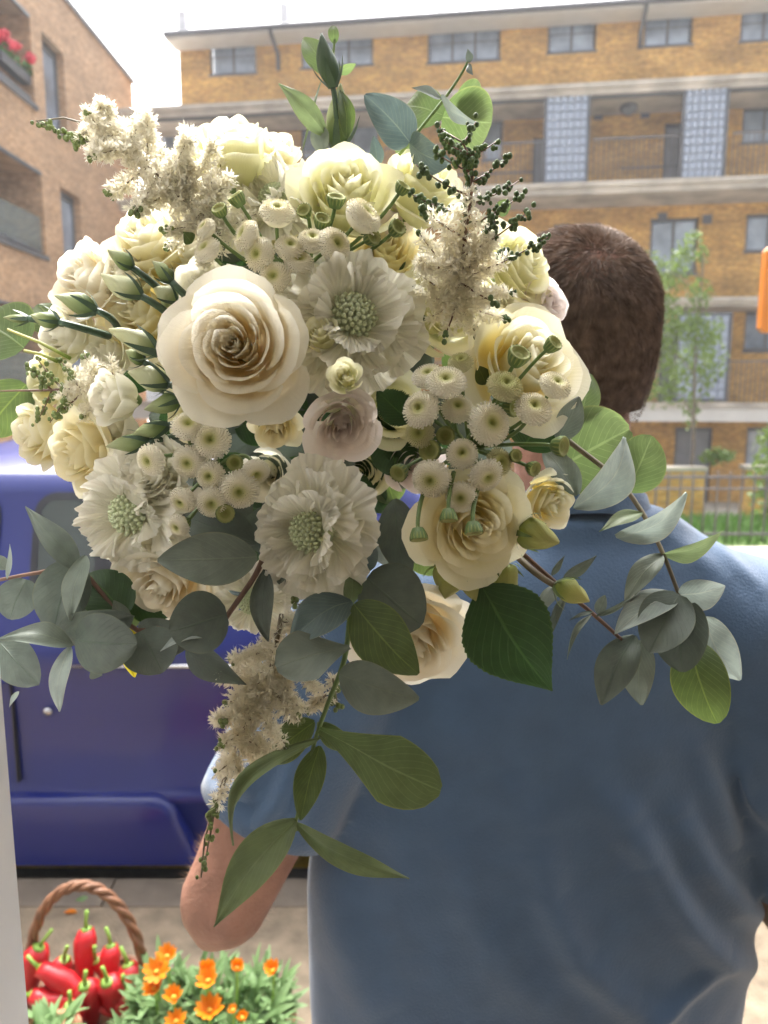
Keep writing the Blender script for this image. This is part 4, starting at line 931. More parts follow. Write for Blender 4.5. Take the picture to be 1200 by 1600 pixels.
# --- button flowers
def button_mesh(name, m, green=0):
    b = MB(); pr = [(.02,.24),(.07,.27),(.16,.36),(.3,.42),(.5,.45),(.7,.40),(.88,.22),(.95,.0),(.86,-.22),(.6,-.42),(.25,-.52),(.06,-.55)]
    b.lathe(list(reversed(pr)), 20); me = b.mesh(name, m)
    q = MB(); n_ = 230
    for i in range(n_):
        t = (i + .5)/n_; r = .10 + .90*t**.55; a = i*g; 
        tt = min(1, max(0, (r - .10)/.90)); z = .27 + .15*math.sin(tt*math.pi*.78) - .42*max(0, tt - .62)**1.1*2.2; out = V((math.cos(a), math.sin(a), 0)); ax = (out*(.15 + tt*1.15) + V((0,0,1.1 - tt*1.0))).normalized()
        p = V((min(r,.93)*math.cos(a), min(r,.93)*math.sin(a), z)); u = ax.orthogonal().normalized(); w_ = ax.cross(u); L = .08 + .07*tt; r0 = .028; r1 = .042
        k = q.add([p + (u*math.cos(j*2.094) + w_*math.sin(j*2.094))*r0 for j in range(3)] + [p + ax*L + (u*math.cos(j*2.094) + w_*math.sin(j*2.094))*r1*random.uniform(.6,1.2) for j in range(3)] + [p + ax*(L*.8)])
        for j in range(3): q.face((k+j, k+(j+1)%3, k+3+(j+1)%3, k+3+j)); q.face((k+3+j, k+3+(j+1)%3, k+6))
    for i in range(46):                                   # ragged white rim
        a = 2*math.pi*i/46 + random.uniform(-.05,.05); z = random.uniform(-.12,.12); out = V((math.cos(a), math.sin(a), random.uniform(-.25,.35))).normalized(); p = V((.90*math.cos(a), .90*math.sin(a), z)); u = V((-math.sin(a), math.cos(a), 0)); w_ = out.cross(u); L = random.uniform(.13,.21)
        k = q.add([p + u*.04, p - u*.04, p + w_*.04, p + out*L + u*.05, p + out*L - u*.05, p + out*L + w_*.05, p + out*(L*.8)]); 
        for f_ in ((0,1,4,3),(1,2,5,4),(2,0,3,5),(3,4,6),(4,5,6),(5,3,6)): q.face(tuple(k+j for j in f_))
    return me, q.mesh('florets', m, False)
BW, BG = button_mesh('button_flower', M_btn), button_mesh('button_flower', M_btng)
b = MB(); b.lathe([(.05,-.8),(.4,-.72),(.75,-.45),(.98,.0),(1.0,.25),(.93,.36),(.80,.33),(.70,.18),(.45,.08),(.2,.14),(.03,.18)], 18); budM = b.mesh('button_bud', M_but)
b = MB()
for k in range(16):
    a = 2*math.pi*k/16; M_ = Matrix.Rotation(a, 3, 'Z'); b.grid(lambda u, v: M_ @ V((.55 + .45*math.sin(v*1.7) - .0*u, (u-.5)*.36*(1-.5*v), -.72 + 1.05*v)) * 1.03, 1, 3)
bracM = b.mesh('bract', M_stem)
def stem_to(par, p0, d, target, r=.0011, m=None):
    L = (target - p0).length; b = MB(); pts = []
    for i in range(9):
        t = i/8; q = p0 - d*L*.33
        pts.append(((1-t)**2*p0 + 2*t*(1-t)*q + t*t*target))
    b.tube(pts, [r*(1 + .3*i/8) for i in range(9)], 6); me = b.mesh('stem', m or M_stem)
    me.transform(LM[par].inverted() @ BI); link('stem', me, par)
def button(px, py, r, c, cl, kind='w', d=None):
    r *= random.uniform(.9, 1.12); pos = P(px, py, c); tgt = P(*cl)
    if d is None: d = D((px - cl[0])/150 + random.gauss(0,.28), -(py - cl[1])/150 + random.gauss(0,.28))
    else: d = D(*d)
    s = r/FPX*c; mt = orient(pos, d, random.random()*6.28, s, (1,1,random.uniform(1.1,1.4)))
    if kind == 'b': o = link('button_bud', budM, bq, mt); link('bracts', bracM, o)
    else: o = link('button_flower', (BG if kind == 'g' else BW)[0], bq, mt); link('florets', (BG if kind == 'g' else BW)[1], o)
    stem_to(o, pos - d*s*.6, d, tgt)
CA = (455, 450, .49)
for px, py, r, k in ((433,335,24,'w'),(387,370,24,'w'),(407,398,24,'w'),(468,412,23,'w'),(520,384,26,'w'),(565,340,27,'w'),(488,378,20,'w'),(452,390,20,'w'),(430,436,24,'w'),(323,358,16,'w'),(325,392,20,'w'),(503,345,13,'b'),(525,312,14,'b'),(476,330,13,'b'),(581,371,14,'b'),(620,357,15,'b'),(629,293,13,'b'),(343,328,12,'b'),(370,310,13,'b'),(331,446,13,'b')):
    button(px, py, r, .432 if k == 'w' else .438, CA, k)
CB = (735, 700, .49)
for px, py, r, k in ((670,590,25,'w'),(697,600,28,'w'),(659,641,27,'w'),(714,640,24,'w'),(762,663,32,'w'),(788,606,26,'g'),(832,641,26,'w'),(866,604,26,'w'),(720,568,20,'g'),(722,710,26,'w'),(675,747,28,'w'),(758,741,27,'w'),(721,776,26,'w'),(657,677,24,'g'),(778,722,20,'g'),(864,538,12,'b'),(810,556,16,'b'),(800,635,16,'b'),(673,704,16,'b'),(697,680,14,'b'),(624,738,15,'b'),(876,697,15,'b'),(805,712,11,'b'),(833,732,11,'b')):
    button(px, py, r, .415 if r > 25 else .425, CB, k)
for px, py in ((654,838),(701,808),(740,828)): button(px, py, 15, .405, (px + 8, py - 70, .42), 'b', (random.uniform(-.2,.2),-1.2,.3))
CC = (340, 730, .48)
for px, py, r, k in ((294,668,24,'w'),(331,690,27,'w'),(238,718,25,'w'),(296,721,26,'w'),(330,742,22,'w'),(374,763,28,'w'),(287,780,23,'w'),(332,783,24,'w'),(399,735,21,'w'),(367,722,12,'b'),(351,802,15,'b'),(281,820,20,'w'),(288,818,11,'b')):
    button(px, py, r, .425, CC, k)

# --- pointed lisianthus buds
def bud_mesh(sd, fat):
    b = MB(); rg = []; n_ = 20
    for j in range(15):
        t = j/14; r = fat*(math.sin(math.pi*min(.985, .06 + t**.8*.93)))**.85*(1 - .25*t); tw = t*2.2
        rg.append([V((r*(1 + .10*math.cos(2.5*(2*math.pi*k/n_) + sd) + .06*math.cos(5*(2*math.pi*k/n_)))*math.cos(2*math.pi*k/n_ + tw) + .05*math.sin(t*3), r*(1 + .10*math.cos(2.5*(2*math.pi*k/n_) + sd))*math.sin(2*math.pi*k/n_ + tw), t)) for k in range(n_)])
    b.rings(rg); return b
def sepals(fat):
    b = MB()
    for k in range(5):
        rot = Matrix.Rotation(2*math.pi*k/5 + .3, 3, 'Z'); b.grid(lambda u, v: rot @ V((fat*(.3 + .9*math.sin(min(1, v*1.5)*1.5)) + .10*v*v, (u-.5)*.16*(1-v)**.7, -.03 + .55*v)), 2, 6)
    return b
budc = {}
def lbud(base, tip, wpx, m, stem=None, sm=None, name='lisianthus_bud'):
    B, Tp = P(*base), P(*tip); L = (Tp - B).length; fat = round(wpx/FPX*base[2]/2/L, 2)
    key = (fat, m.name)
    if key not in budc: budc[key] = (bud_mesh(random.random()*6, fat).mesh(name, m), sepals(fat).mesh('sepals', M_stemd if m is not M_budy else M_stem))
    q = (Tp - B).to_track_quat('Z', 'Y').to_matrix().to_4x4(); o = link(name, budc[key][0], bq, BI @ T(B) @ q @ Matrix.Rotation(random.random()*6, 4, 'Z') @ Matrix.Scale(L, 4)); link('sepals', budc[key][1], o)
    if stem: stem_to(o, B, (Tp - B).normalized(), P(*stem), .0019, sm or M_stemd)
for bs, tp, wd, st in (((207,418,.43),(168,390,.425),28,(290,490,.47)),((220,462,.425),(158,428,.42),38,(285,510,.47)),((268,440,.43),(238,408,.43),24,(310,480,.47)),((275,472,.44),(240,450,.44),36,(292,500,.47)),((150,485,.44),(85,462,.44),34,(185,520,.48)),((92,503,.45),(48,492,.45),28,(170,525,.48)),((45,498,.455),(5,496,.46),16,(100,505,.46)),
                       ((245,550,.43),(170,515,.43),38,(300,575,.47)),((225,565,.44),(196,548,.44),28,(262,600,.47)),((262,600,.44),(200,582,.44),40,(300,615,.47)),((280,625,.44),(225,640,.44),34,(310,620,.47)),((232,690,.45),(165,698,.45),30,(280,680,.48)),((262,665,.45),(205,680,.45),30,(290,660,.48))):
    lbud(bs, tp, wd, M_bud if wd < 35 else M_budw, st)
lbud((520,135,.50), (502,52,.49), 34, M_budd, (528,250,.53), M_stemd); lbud((527,232,.52), (532,130,.51), 44, M_bud, (528,270,.54), M_stemd)
for bs, tp, wd, st in (((808,832,.44),(874,848,.43),56,(780,860,.47)),((868,915,.44),(921,940,.43),40,(800,860,.47)),((705,880,.46),(695,935,.45),58,(730,860,.48)),((735,885,.46),(745,942,.45),40,(750,860,.48)),((762,880,.46),(760,940,.45),32,(770,860,.48)),((780,885,.46),(806,930,.45),46,(780,860,.48)),((722,890,.45),(728,925,.45),22,(740,860,.48))):
    lbud(bs, tp, wd, M_budy, st, M_stemb)

# --- leaves
PROF = {'round': lambda t: math.sin(math.pi*min(.995, .03 + .965*t**.92))**.55, 'oval': lambda t: math.sin(math.pi*min(.995, .02 + .97*t**.85))**.8,
        'lance': lambda t: math.sin(math.pi*min(.99, .02 + .97*t**.75))**1.15, 'paddle': lambda t: (.10 + .9*min(1, (t/.62))**1.3)*(1 if t < .62 else math.sqrt(max(.004, 1 - ((t-.62)/.385)**2.2))), 'heart': lambda t: math.sin(math.pi*min(.995, .06 + .935*t**.72))**.62}
def leaf(par, base, tip, w, m='grey', roll=0., shape='round', bend=.08, fold=.12, twist=0., serr=0, name='leaf', wave=.03):
    c = base[2] if len(base) > 2 else .45; c2 = tip[2] if len(tip) > 2 else c - .006
    B, E = P(base[0], base[1], c), P(tip[0], tip[1], c2); ax = E - B; L = ax.length; axn = ax/L
    vw = (CAM - (B+E)/2).normalized(); s0 = axn.cross(vw).normalized()
    hw = w/FPX*c/2/max(.35, abs(math.cos(roll))); pf = PROF[shape]; sd = random.random()*90; o = V((sd, 0, 0))
    nv, nu = (16, 10) if not serr else (66, 12)
    curl = random.uniform(-.22, .26) if w < 70 else random.uniform(-.08, .1); bend *= random.uniform(.6, 1.9 if w < 70 else 1.1); wave *= random.uniform(.8, 2.2 if w < 70 else 1.1)
    def f(u, v):
        s = (u-.5)*2; q = Quaternion(axn, roll + twist*(v-.5)); sd_ = q @ s0; nm = sd_.cross(axn)
        h = hw*pf(v)
        if serr: h *= 1 + serr*((v*24) % 1 - .5)*abs(s)**6
        p = B + ax*v + nm*(bend*L*math.sin(math.pi*v) + fold*abs(s)**1.3*h + curl*h*v*s*s + wave*L*noise.noise(V((s*1.3, v*2.2, 0)) + o)) + sd_*s*h
        p += sd_*L*.02*math.sin(v*3.14 + sd)
        return p - B
    b = MB(); b.grid(f, nu, nv); ob_ = link(name, b.mesh(name, M_L[m]), par)
    ob_.matrix_local = LM[par].inverted() @ BI @ T(B) if par is not bq else BI @ T(B)
    return ob_
def sprig(pts, rads, m, lvs, label=None, name='eucalyptus_sprig'):
    p3 = [P(*p) for p in pts]; sm_ = []
    for i in range(len(p3) - 1):        # smooth the stem
        a, b_, c_, d_ = p3[max(0, i-1)], p3[i], p3[i+1], p3[min(len(p3)-1, i+2)]
        for k in range(5):
            t = k/5; sm_.append(.5*((2*b_) + (c_-a)*t + (2*a - 5*b_ + 4*c_ - d_)*t*t + (3*b_ - a - 3*c_ + d_)*t**3))
    sm_.append(p3[-1]); n_ = len(sm_)
    b = MB(); b.tube([p - p3[0] for p in sm_], [rads[0] + (rads[1]-rads[0])*i/(n_-1) for i in range(n_)], 7)
    o = link(name, b.mesh(name, m), bq, BI @ T(p3[0]))
    if label: o['label'] = label
    for l in lvs:
        if isinstance(l[-1], dict): leaf(o, *l[:-1], **l[-1])
        else: leaf(o, *l)
    return o
A = lambda x, y, c: (x, y, c)
sprig([(540,270,.54),(530,200,.52),(520,120,.51),(523,60,.51)], (.0016,.0008), M_stem,
  [(A(512,120,.51),A(476,58,.515),40,'bright',.2,'oval'),(A(512,212,.51),A(434,132,.50),34,'olive',.3,'lance',.1),(A(525,112,.51),A(556,100,.51),15,'bright',.5,'oval'),(A(522,68,.51),A(521,40,.51),17,'bright',0.,'round'),(A(497,195,.51),A(505,245,.51),30,'grey',.3,'oval'),(A(540,215,.51),A(532,140,.51),26,'green',.5,'oval'),(A(470,240,.52),A(508,115,.53),4,'olive',.0,'lance')], 'slim upright sprig at the top of the bouquet')
sprig([(600,270,.52),(640,222,.50),(690,160,.49),(718,120,.485),(733,92,.48)], (.0013,.0007), M_stem,
  [(A(640,222,.49),A(570,148,.47),62,'blue',.1,'heart',.1),(A(640,224,.49),A(706,252,.47),56,'blue',.5,'oval',.1),(A(692,182,.50),A(635,165,.52),62,'bright',.2,'round'),(A(690,185,.51),A(768,190,.53),98,'bright',.2,'round'),(A(712,160,.51),A(752,148,.53),52,'bright',.2,'round'),(A(690,155,.485),A(643,136,.47),14,'grey',.9,'lance'),(A(690,152,.485),A(749,192,.46),20,'pale',.9,'lance'),
   (A(733,98,.48),A(731,76,.475),12,'dark',.3,'lance'),(A(731,100,.48),A(739,118,.475),11,'dark',.3,'lance'),(A(588,262,.5),A(585,212,.49),22,'blue',.3,'oval'),(A(650,215,.52),A(640,262,.53),50,'bright',.4,'round')], 'sprig of round backlit leaves at the top right')
sprig([(845,645,.49),(890,690,.485),(960,745,.475),(1003,800,.465),(1036,865,.455),(1062,932,.45)], (.0019,.0012), M_stemb,
  [(A(862,735,.51),A(985,672,.52),135,'bright',.2,'round',.04),(A(978,765,.51),A(1020,682,.51),78,'bright',.3,'round'),(A(905,650,.51),A(925,585,.52),44,'bright',.4,'oval'),(A(868,690,.48),A(905,620,.48),42,'grey',.5,'oval'),(A(898,795,.455),A(975,682,.46),56,'pale',.75,'oval',.14,.3),
   (A(962,838,.455),A(1072,770,.45),40,'pale',.8,'oval',.12,.3),(A(1005,802,.462),A(935,830,.455),22,'olive',.7,'lance'),(A(1034,866,.455),A(1130,830,.44),26,'olive',.8,'lance',.1,.3),(A(1034,866,.455),A(978,942,.45),36,'grey',.6,'oval',.1,.2),
   (A(1060,930,.45),A(1133,915,.44),48,'pale',.5,'oval'),(A(1058,928,.45),A(962,992,.44),46,'pale',.6,'oval',.12),(A(1064,930,.445),A(1012,1018,.43),82,'dark',.1,'round',.1),(A(1070,938,.45),A(1064,1050,.44),84,'dark',.3,'round',.1),(A(1100,965,.455),A(1158,1062,.44),62,'pale',.5,'oval',.18),
   (A(1078,1005,.452),A(1122,1130,.44),84,'green',.2,'round',.1),(A(990,992,.45),A(940,1102,.44),60,'dark',.2,'oval'),(A(1002,1000,.455),A(1004,1102,.45),52,'grey',.4,'oval'),(A(900,775,.47),A(850,700,.49),44,'grey',.6,'oval')], 'long arching sprig of grey green leaves at the right')
sprig([(800,850,.47),(870,912,.46),(930,962,.455),(972,1000,.45)], (.0016,.0011), M_stemr,
  [(A(880,905,.455),A(932,868,.445),18,'grey',.5,'lance',.14),(A(872,912,.455),A(838,970,.445),24,'grey',.5,'lance'),(A(884,930,.455),A(860,1002,.45),14,'grey',.4,'lance'),(A(862,900,.455),A(882,868,.45),10,'grey',.4,'lance'),(A(932,958,.452),A(946,930,.45),18,'grey',.3,'oval'),(A(930,962,.452),A(1000,928,.445),9,'grey',.4,'lance'),(A(926,960,.452),A(885,1030,.445),10,'grey',.4,'lance',.15),(A(926,955,.452),A(890,970,.445),7,'dark',.4,'lance')])
sprig([(560,860,.46),(548,950,.445),(538,1030,.435),(512,1100,.43),(490,1165,.428),(462,1285,.425)], (.0019,.001), M_stem,
  [(A(552,945,.425),A(655,1052,.41),88,'green',.15,'oval',.08,.14),(A(572,905,.44),A(660,975,.43),112,'dark',.1,'round',.08),(A(546,1010,.425),A(432,1045,.405),78,'grey',.35,'paddle',.12,.2),(A(550,940,.43),A(452,1005,.42),64,'blue',.4,'oval',.12),(A(530,1055,.425),A(655,1090,.41),76,'grey',.3,'oval',.12,.35),
   (A(556,888,.44),A(588,858,.44),34,'blue',.2,'round'),(A(548,945,.44),A(548,878,.43),30,'olive',.5,'oval'),
   (A(498,1143,.425),A(690,1232,.40),98,'bright',.25,'paddle',.1,.12),(A(500,1150,.425),A(366,1324,.42),26,'olive',.6,'lance',.22),(A(498,1165,.428),A(472,1282,.42),46,'green',.3,'oval'),(A(464,1280,.425),A(334,1448,.40),66,'olive',.35,'lance',.1,.25),(A(462,1282,.425),A(638,1376,.41),34,'olive',.5,'lance',.1,.3),(A(495,1130,.44),A(555,1172,.45),34,'green',.3,'oval'),(A(492,1128,.44),A(415,1190,.45),56,'green',.4,'oval'),(A(470,1290,.43),A(455,1295,.43),14,'olive',.3,'lance')], 'trailing sprig of paddle shaped green leaves below the bouquet')
sprig([(420,800,.46),(408,880,.44),(360,955,.43),(330,1000,.43)], (.0019,.0013), M_stemr,
  [(A(402,868,.425),A(246,878,.41),82,'grey',.15,'oval',.06,.1),(A(400,850,.44),A(285,805,.45),72,'dark',.3,'oval'),(A(412,890,.44),A(422,1002,.43),36,'dark',.5,'oval'),(A(355,962,.425),A(264,985,.415),96,'dark',.1,'round'),(A(352,990,.43),A(250,1016,.42),26,'pale',.6,'lance',.15),(A(292,1012,.425),A(384,1072,.415),46,'dark',.3,'lance',.1),(A(430,812,.44),A(440,920,.44),40,'dark',.6,'oval'),(A(395,800,.46),A(440,860,.455),70,'dark',.2,'round')], 'sprig with a broad dusty grey leaf across the lower left')
sprig([(300,950,.48),(215,985,.46),(125,890,.465),(60,895,.47),(-10,908,.47)], (.0017,.0011), M_stemr,
  [(A(122,895,.45),A(42,790,.45),40,'dark',.3,'lance',.12),(A(115,875,.455),A(85,985,.45),82,'dark',.15,'round'),(A(132,868,.45),A(112,970,.44),34,'grey',.6,'oval'),(A(118,1000,.44),A(214,1005,.43),92,'dark',.1,'round',.08),(A(95,985,.45),A(210,965,.44),62,'dark',.4,'round'),(A(115,1010,.445),A(-5,998,.43),36,'grey',.6,'lance',.1,.3),(A(108,1010,.445),A(94,1112,.43),30,'pale',.5,'oval',.1),(A(222,985,.445),A(252,1052,.44),86,'dark',.2,'round'),(A(195,960,.46),A(140,895,.47),80,'rose',.2,'round'),(A(188,985,.46),A(178,938,.455),30,'grey',.5,'oval'),(A(215,985,.47),A(300,1000,.47),60,'dark',.4,'round'),(A(200,920,.48),A(270,960,.49),60,'rose',.2,'oval'),(A(145,1042,.45),A(160,1055,.445),26,'grey',.4,'oval'),(A(40,905,.455),A(16,968,.45),62,'dark',.2,'round'),(A(-2,1005,.45),A(62,1068,.44),62,'dark',.2,'round'),(A(30,1080,.45),A(14,1105,.445),8,'pale',.4,'lance'),(A(12,905,.455),A(14,850,.45),8,'pale',.4,'lance'),(A(10,890,.46),A(-12,868,.46),22,'grey',.3,'oval'),(A(60,960,.46),A(150,940,.47),70,'dark',.3,'round')], 'sprig of dark round leaves at the far left')
leaf(bq, A(36,545,.53), A(-30,500,.54), 118, 'bright', .2, 'round', name='leaf'); leaf(bq, A(40,600,.54), A(-20,680,.545), 80, 'green', .2, 'round'); leaf(bq, A(95,520,.55), A(60,475,.55), 70, 'green', .3, 'oval')
leaf(bq, A(752,915,.452), A(863,1080,.445), 142, 'rose', .2, 'lance', .08, .2, .4, .05); leaf(bq, A(615,780,.46), A(640,905,.45), 62, 'dark', .4, 'oval'); leaf(bq, A(640,660,.48), A(590,610,.475), 56, 'rose', .2, 'oval', .05, .1, 0, .2); leaf(bq, A(760,600,.47), A(745,572,.465), 26, 'green', .2, 'oval'); leaf(bq, A(815,700,.48), A(850,650,.47), 80, 'rose', .3, 'oval'); leaf(bq, A(300,380,.46), A(286,362,.455), 22, 'green', .4, 'lance'); leaf(bq, A(735,480,.47), A(727,455,.46), 26, 'bright', .2, 'round'); leaf(bq, A(795,330,.46), A(776,318,.455), 26, 'bright', .2, 'round')
leaf(bq, A(215,950,.49), A(205,985,.485), 20, 'bright', .2, 'oval')
M_yp = thin('yellow_petal', [(0,(.5,.42,.02)),(1,(.75,.66,.05))], .5, .4)
for a_, c_, w_ in ((A(198,972,.475),A(212,1058,.47),34),(A(192,985,.48),A(200,965,.475),18)):
    o = leaf(bq, a_, c_, w_, 'green', .2, 'oval', name='yellow_petal'); o.data.materials.clear(); o.data.materials.append(M_yp)
for x, y, c, r, d in ((200,435,.525,66,(-.4,.4)),(85,590,.54,60,(-.8,.0)),(300,395,.525,62,(-.2,.5)),(475,440,.50,66,(-.1,.3)),(130,625,.53,60,(-.6,-.1)),(610,335,.525,66,(.2,.6)),(765,515,.52,60,(.4,.2)),(840,480,.53,64,(.8,.2)),(185,670,.52,60,(-.5,-.2)),(480,330,.53,60,(0,.6)),(310,640,.50,60,(-.2,-.2)),(470,455,.51,70,(0,.2)),(610,640,.53,70,(.2,0)),(640,720,.55,70,(.2,-.2)),(420,740,.53,60,(0,-.3)),(300,560,.53,70,(-.3,0)),(170,560,.53,60,(-.5,0)),(560,740,.55,60,(0,-.2)),(770,480,.53,60,(.5,.2)),(330,330,.54,70,(-.3,.5))):
    rose(x, y, c, r, d, random.choice(('green','white','mauve')), random.randrange(4), outer=2)
# foliage filling the inside of the bouquet
for k in range(110):
    a = random.random()*6.28; r = random.random()**.5*.8; px, py = 470 + 300*r*math.cos(a), 600 + 310*r*math.sin(a)
    c = .515 + .04*random.random() + .03*r; a2 = random.random()*6.28
    leaf(bq, A(px, py, c), A(px + 70*math.cos(a2), py + 70*math.sin(a2), c), random.uniform(50, 80), random.choice(('dark','rose','dark')), random.uniform(-.5,.5), 'round')
for k in range(46):
    a = random.random()*6.28; r = random.uniform(.1, .95); px, py = 470 + 330*r*math.cos(a), 600 + 330*r*math.sin(a)
    c = .56 + .05*r; a2 = a + random.gauss(0,.6)
    leaf(bq, A(px, py, c), A(px + 75*math.cos(a2), py + 75*math.sin(a2), c), random.uniform(45, 75), random.choice(('dark','rose','dark','green')), random.uniform(-.5,.5), 'round')

# --- astilbe plumes
def astilbe(pts, brs, label, budm, ns=1.0, m=None):
    p3 = [P(*p) for p in pts]; b = MB(); n_ = len(p3); b.tube([p - p3[0] for p in p3], [.0015*(1 - .75*i/(n_-1)) for i in range(n_)], 6)
    fl = MB(); bd = MB()
    def floret(p, d, s):
        for k in range(5):
            q = (d*.8 + V([random.gauss(0,.75) for _ in range(3)])).normalized()*s*random.uniform(.7,1.25); sd = q.orthogonal().normalized()*s*.17; sd = Quaternion(q.normalized(), random.random()*6.28) @ sd; up = q.cross(sd).normalized()*s*.12
            i = fl.add([p, p + q*.55 + sd, p + q + up, p + q*.55 - sd]); fl.face((i, i+1, i+2)); fl.face((i, i+2, i+3))
        for k in range(3):
            q = (d + V([random.gauss(0,.8) for _ in range(3)])).normalized()*s*1.35; sd = q.orthogonal().normalized()*s*.04; i = fl.add([p + sd, p - sd, p + q]); fl.face((i, i+1, i+2))
    def budd(p, s): bd.ell(p, (s, s, s*1.15), 6, 4)
    for b0, b1, ln, nf, open0 in brs:                # branch: start, end, number of florets, share in flower
        Q0, Q1 = P(*b0) - p3[0], P(*b1) - p3[0]; d = (Q1 - Q0); sag = V((0,0,-.04))*d.length; pp = [Q0 + d*t + sag*math.sin(3.14*t) for t in [i/6 for i in range(7)]]
        b.tube(pp, [.0007*(1 - .1*i) for i in range(7)], 5)
        for k in range(int(nf*ns*.85)):
            t = random.random(); q = Q0 + d*t + sag*math.sin(3.14*t); rr = ln*1.3*(1 - .72*t)*c_px(b0); off = V([random.gauss(0,1) for _ in range(3)]).normalized()
            if t < open0: p = q + off*rr*random.random()**.75; floret(p, off, .0045*random.uniform(.75,1.2))
            elif random.random() < .55: budd(q + off*(.0012 + .0024*random.random()), random.uniform(.0010,.0018))
    o = link('astilbe_plume', b.mesh('astilbe_plume', m or M_stemb), bq, BI @ T(p3[0])); o['label'] = label
    if fl.v: stuff(link('florets', fl.mesh('florets', M_flor, False), o))
    if bd.v: stuff(link('buds', bd.mesh('buds', budm), o))
c_px = lambda p: p[2]/FPX
def fan(pts, specs):
    """side branches: (t along stem, angle deg in the picture, length px, floret spread px, count, share in flower)"""
    out = []
    for t, an, L, ln, nf, op in specs:
        i = min(len(pts)-2, int(t*(len(pts)-1))); f = t*(len(pts)-1) - i; a, c = pts[i], pts[i+1]
        p = tuple(a[k] + (c[k]-a[k])*f for k in range(3)); out.append((p, (p[0] + L*math.cos(R(an)), p[1] - L*math.sin(R(an)), p[2] + random.uniform(-.02,.012)), ln, nf, op))
    return out
S1 = [(345,370,.47),(310,330,.46),(262,288,.455),(200,235,.455),(150,198,.46),(100,184,.465),(56,189,.47)]
astilbe(S1, fan(S1, [(.12,60,75,20,110,1),(.2,100,80,20,130,1),(.3,75,95,20,170,1),(.3,205,75,18,120,.9),(.42,90,80,20,150,1),(.42,215,80,18,130,.85),(.5,70,75,18,130,1),(.52,190,55,16,100,.95),(.58,100,55,16,110,1),(.6,225,45,15,80,.8),(.68,70,40,13,70,1),(.7,235,40,12,60,.7),(.05,20,70,18,80,1),(.05,250,60,18,90,1),(.15,225,75,18,110,.85),(.38,240,70,16,90,.85),(.08,80,95,20,150,1),(.26,115,85,20,150,1),(.35,60,80,20,150,1),(.46,110,60,18,130,1),(.25,60,100,20,150,1),(.0,100,95,20,150,1),(.62,130,50,15,90,.9),(.15,140,70,20,120,1),(.1,190,70,18,100,.9)]) + [((200,235,.455),(56,189,.47),11,150,.45),((345,370,.47),(200,235,.455),24,260,1)], 'feathery white astilbe plume at the upper left', M_fbud)
S2 = [(715,470,.45),(722,420,.44),(728,360,.435),(737,300,.43),(738,250,.43),(722,222,.43),(690,203,.435)]
astilbe(S2, fan(S2, [(.05,40,95,14,100,.75),(.02,150,70,18,100,1),(.12,25,150,12,120,.55),(.15,165,70,18,110,1),(.2,190,60,18,90,1),(.22,35,130,12,110,.5),(.3,145,85,16,110,.75),(.35,30,105,10,80,.3),(.4,160,95,10,90,.35),(.45,25,85,9,60,.15),(.48,150,100,9,70,.2),(.55,35,75,8,55,0),(.6,150,70,8,50,0),(.7,30,50,8,40,0),(.72,150,45,8,40,0),(.82,60,40,8,40,0),(.1,-30,70,16,80,.8),(.0,-60,60,16,80,.85),(.0,-110,60,16,70,.8),(.02,100,110,18,130,.95),(.02,60,120,18,130,.95),(.1,130,105,18,120,.9),(.1,60,110,16,110,.8),(.0,10,90,16,100,.9),(.0,-20,85,16,90,.85),(.2,55,90,14,80,.6),(.0,170,75,16,90,.9),(.0,-150,55,16,70,.9)]) + [((722,380,.44),(738,250,.43),10,120,.15),((738,258,.43),(685,200,.435),9,130,0),((715,480,.45),(725,380,.44),34,240,1)], 'white astilbe plume with dark green buds at the upper right', M_fbudd, m=M_stemr)
S3 = [(440,960,.45),(425,1040,.435),(395,1110,.43),(362,1185,.425),(338,1250,.425),(320,1310,.425),(314,1370,.425)]
astilbe(S3, fan(S3, [(.1,200,75,18,120,.95),(.15,-20,60,18,100,1),(.2,215,80,18,130,.95),(.22,-50,80,18,130,.95),(.3,210,60,17,110,.95),(.32,-50,75,17,120,.95),(.4,215,45,15,80,.95),(.42,-55,55,14,80,.95),(.5,225,28,12,50,.95),(.5,-60,35,11,45,.9),(.02,-10,70,15,80,.9),(0,-45,100,13,90,.7),(.1,-75,95,18,130,1),(.18,190,80,18,120,1),(.25,-25,75,17,110,1),(.33,195,60,16,100,1),(.42,-30,55,15,90,1),(.05,225,100,18,130,1),(.12,-40,90,18,130,1)]) + [((440,980,.45),(365,1180,.425),26,300,1),((365,1180,.425),(330,1280,.425),11,70,.8),((338,1250,.425),(314,1372,.425),6,60,0)], 'cream astilbe plume hanging at the bottom', M_fbud)
S4 = [(180,605,.485),(120,608,.48),(60,610,.48),(-10,611,.48)]
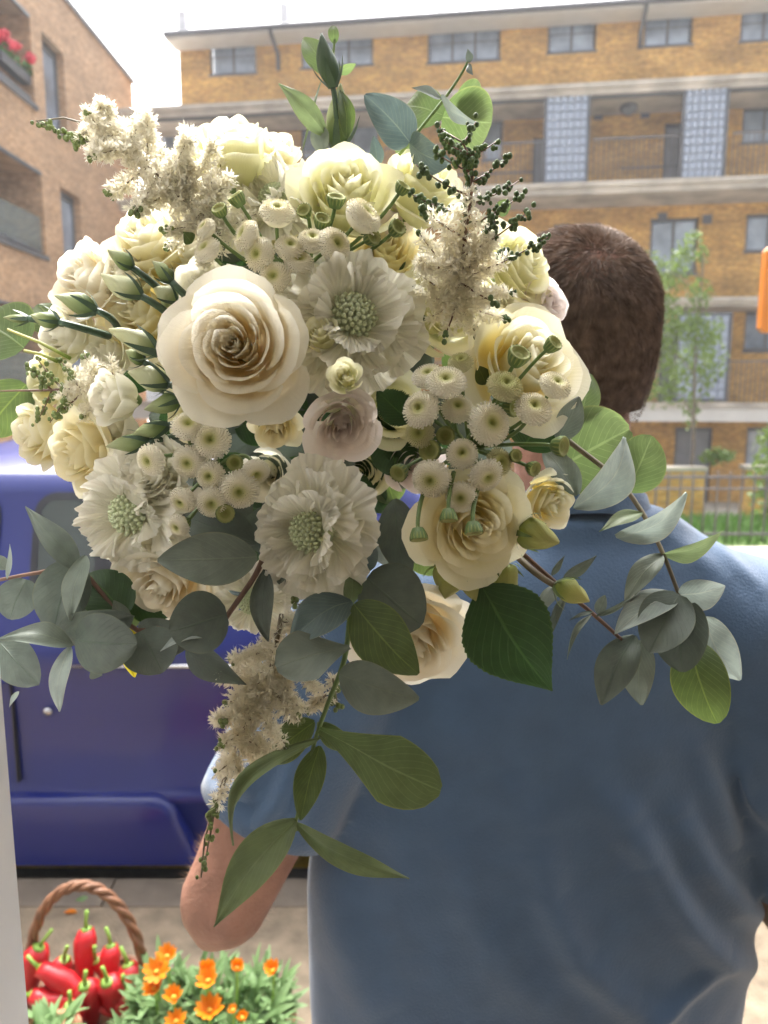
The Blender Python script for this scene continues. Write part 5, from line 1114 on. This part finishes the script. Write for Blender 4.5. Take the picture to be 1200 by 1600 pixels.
astilbe(S4, fan(S4, [(.1,120,60,14,60,.9),(.2,140,70,12,60,.8),(.3,125,50,10,45,.4),(.45,130,65,8,45,.1),(.55,135,55,7,36,0),(.25,220,60,10,50,.6),(.4,240,60,9,45,.3),(.55,245,55,7,36,0),(.1,235,60,14,60,.9),(.15,90,40,14,50,.95),(.0,100,40,14,50,1)]) + [((180,605,.485),(90,608,.48),16,90,.9)], 'thin astilbe spray sticking out at the left', M_fbud, m=M_stemr)
for a_, c_ in (((110,560,.48),(12,515,.485)),((90,565,.48),(38,548,.485))):
    MB().tube([P(*a_) - BC, P((a_[0]+c_[0])/2, (a_[1]+c_[1])/2 - 3, a_[2]) - BC, P(*c_) - BC], [.0012,.001,.0009], 6).obj('cut_stem', M_budy, bq)
S5 = [(500,930,.455),(480,960,.45),(465,985,.45)]
astilbe(S5, fan(S5, [(.2,40,30,8,30,.3),(.4,150,30,8,30,.2),(.7,200,25,8,30,.4)]) + [((515,1080,.44),(480,1110,.44),12,60,.9),((520,1060,.44),(530,1110,.44),8,40,.2)], 'little greenish astilbe tuft beneath the lower scabious', M_fbud)

# --- stems gathered in the hand, tied with ribbon
M_rib = mat('ivory_ribbon', (.66,.62,.52), .4, .06, 20)
gr_ = HL + (HL - WL).normalized()*.02 + V((.0, -.02, .01))
for k in range(26):
    a = random.random()*6.28; r = random.random()**.5; s0 = BC + V((.11*r*math.cos(a), 0, .11*r*math.sin(a))); dd = (gr_ - BC).normalized(); m_ = gr_ + (dd.orthogonal().normalized()*math.cos(a) + dd.cross(dd.orthogonal().normalized())*math.sin(a))*.014*r; e = m_ + dd*.14 + V((.03*r*math.cos(a), 0, .03*r*math.sin(a)))
    MB().tube([s0 - BC, s0.lerp(m_, .55) - BC, m_ - BC, e - BC], [.0022]*4, 6).obj('cut_stem', random.choice((M_stem, M_stemd, M_stemb)), bq)
dd = (gr_ - BC).normalized(); MB().tube([gr_ - dd*.06 - BC, gr_ - dd*.055 - BC, gr_ + dd*.03 - BC, gr_ + dd*.035 - BC], [.015,.0175,.0175,.015], 18).obj('ribbon_binding', M_rib, bq)
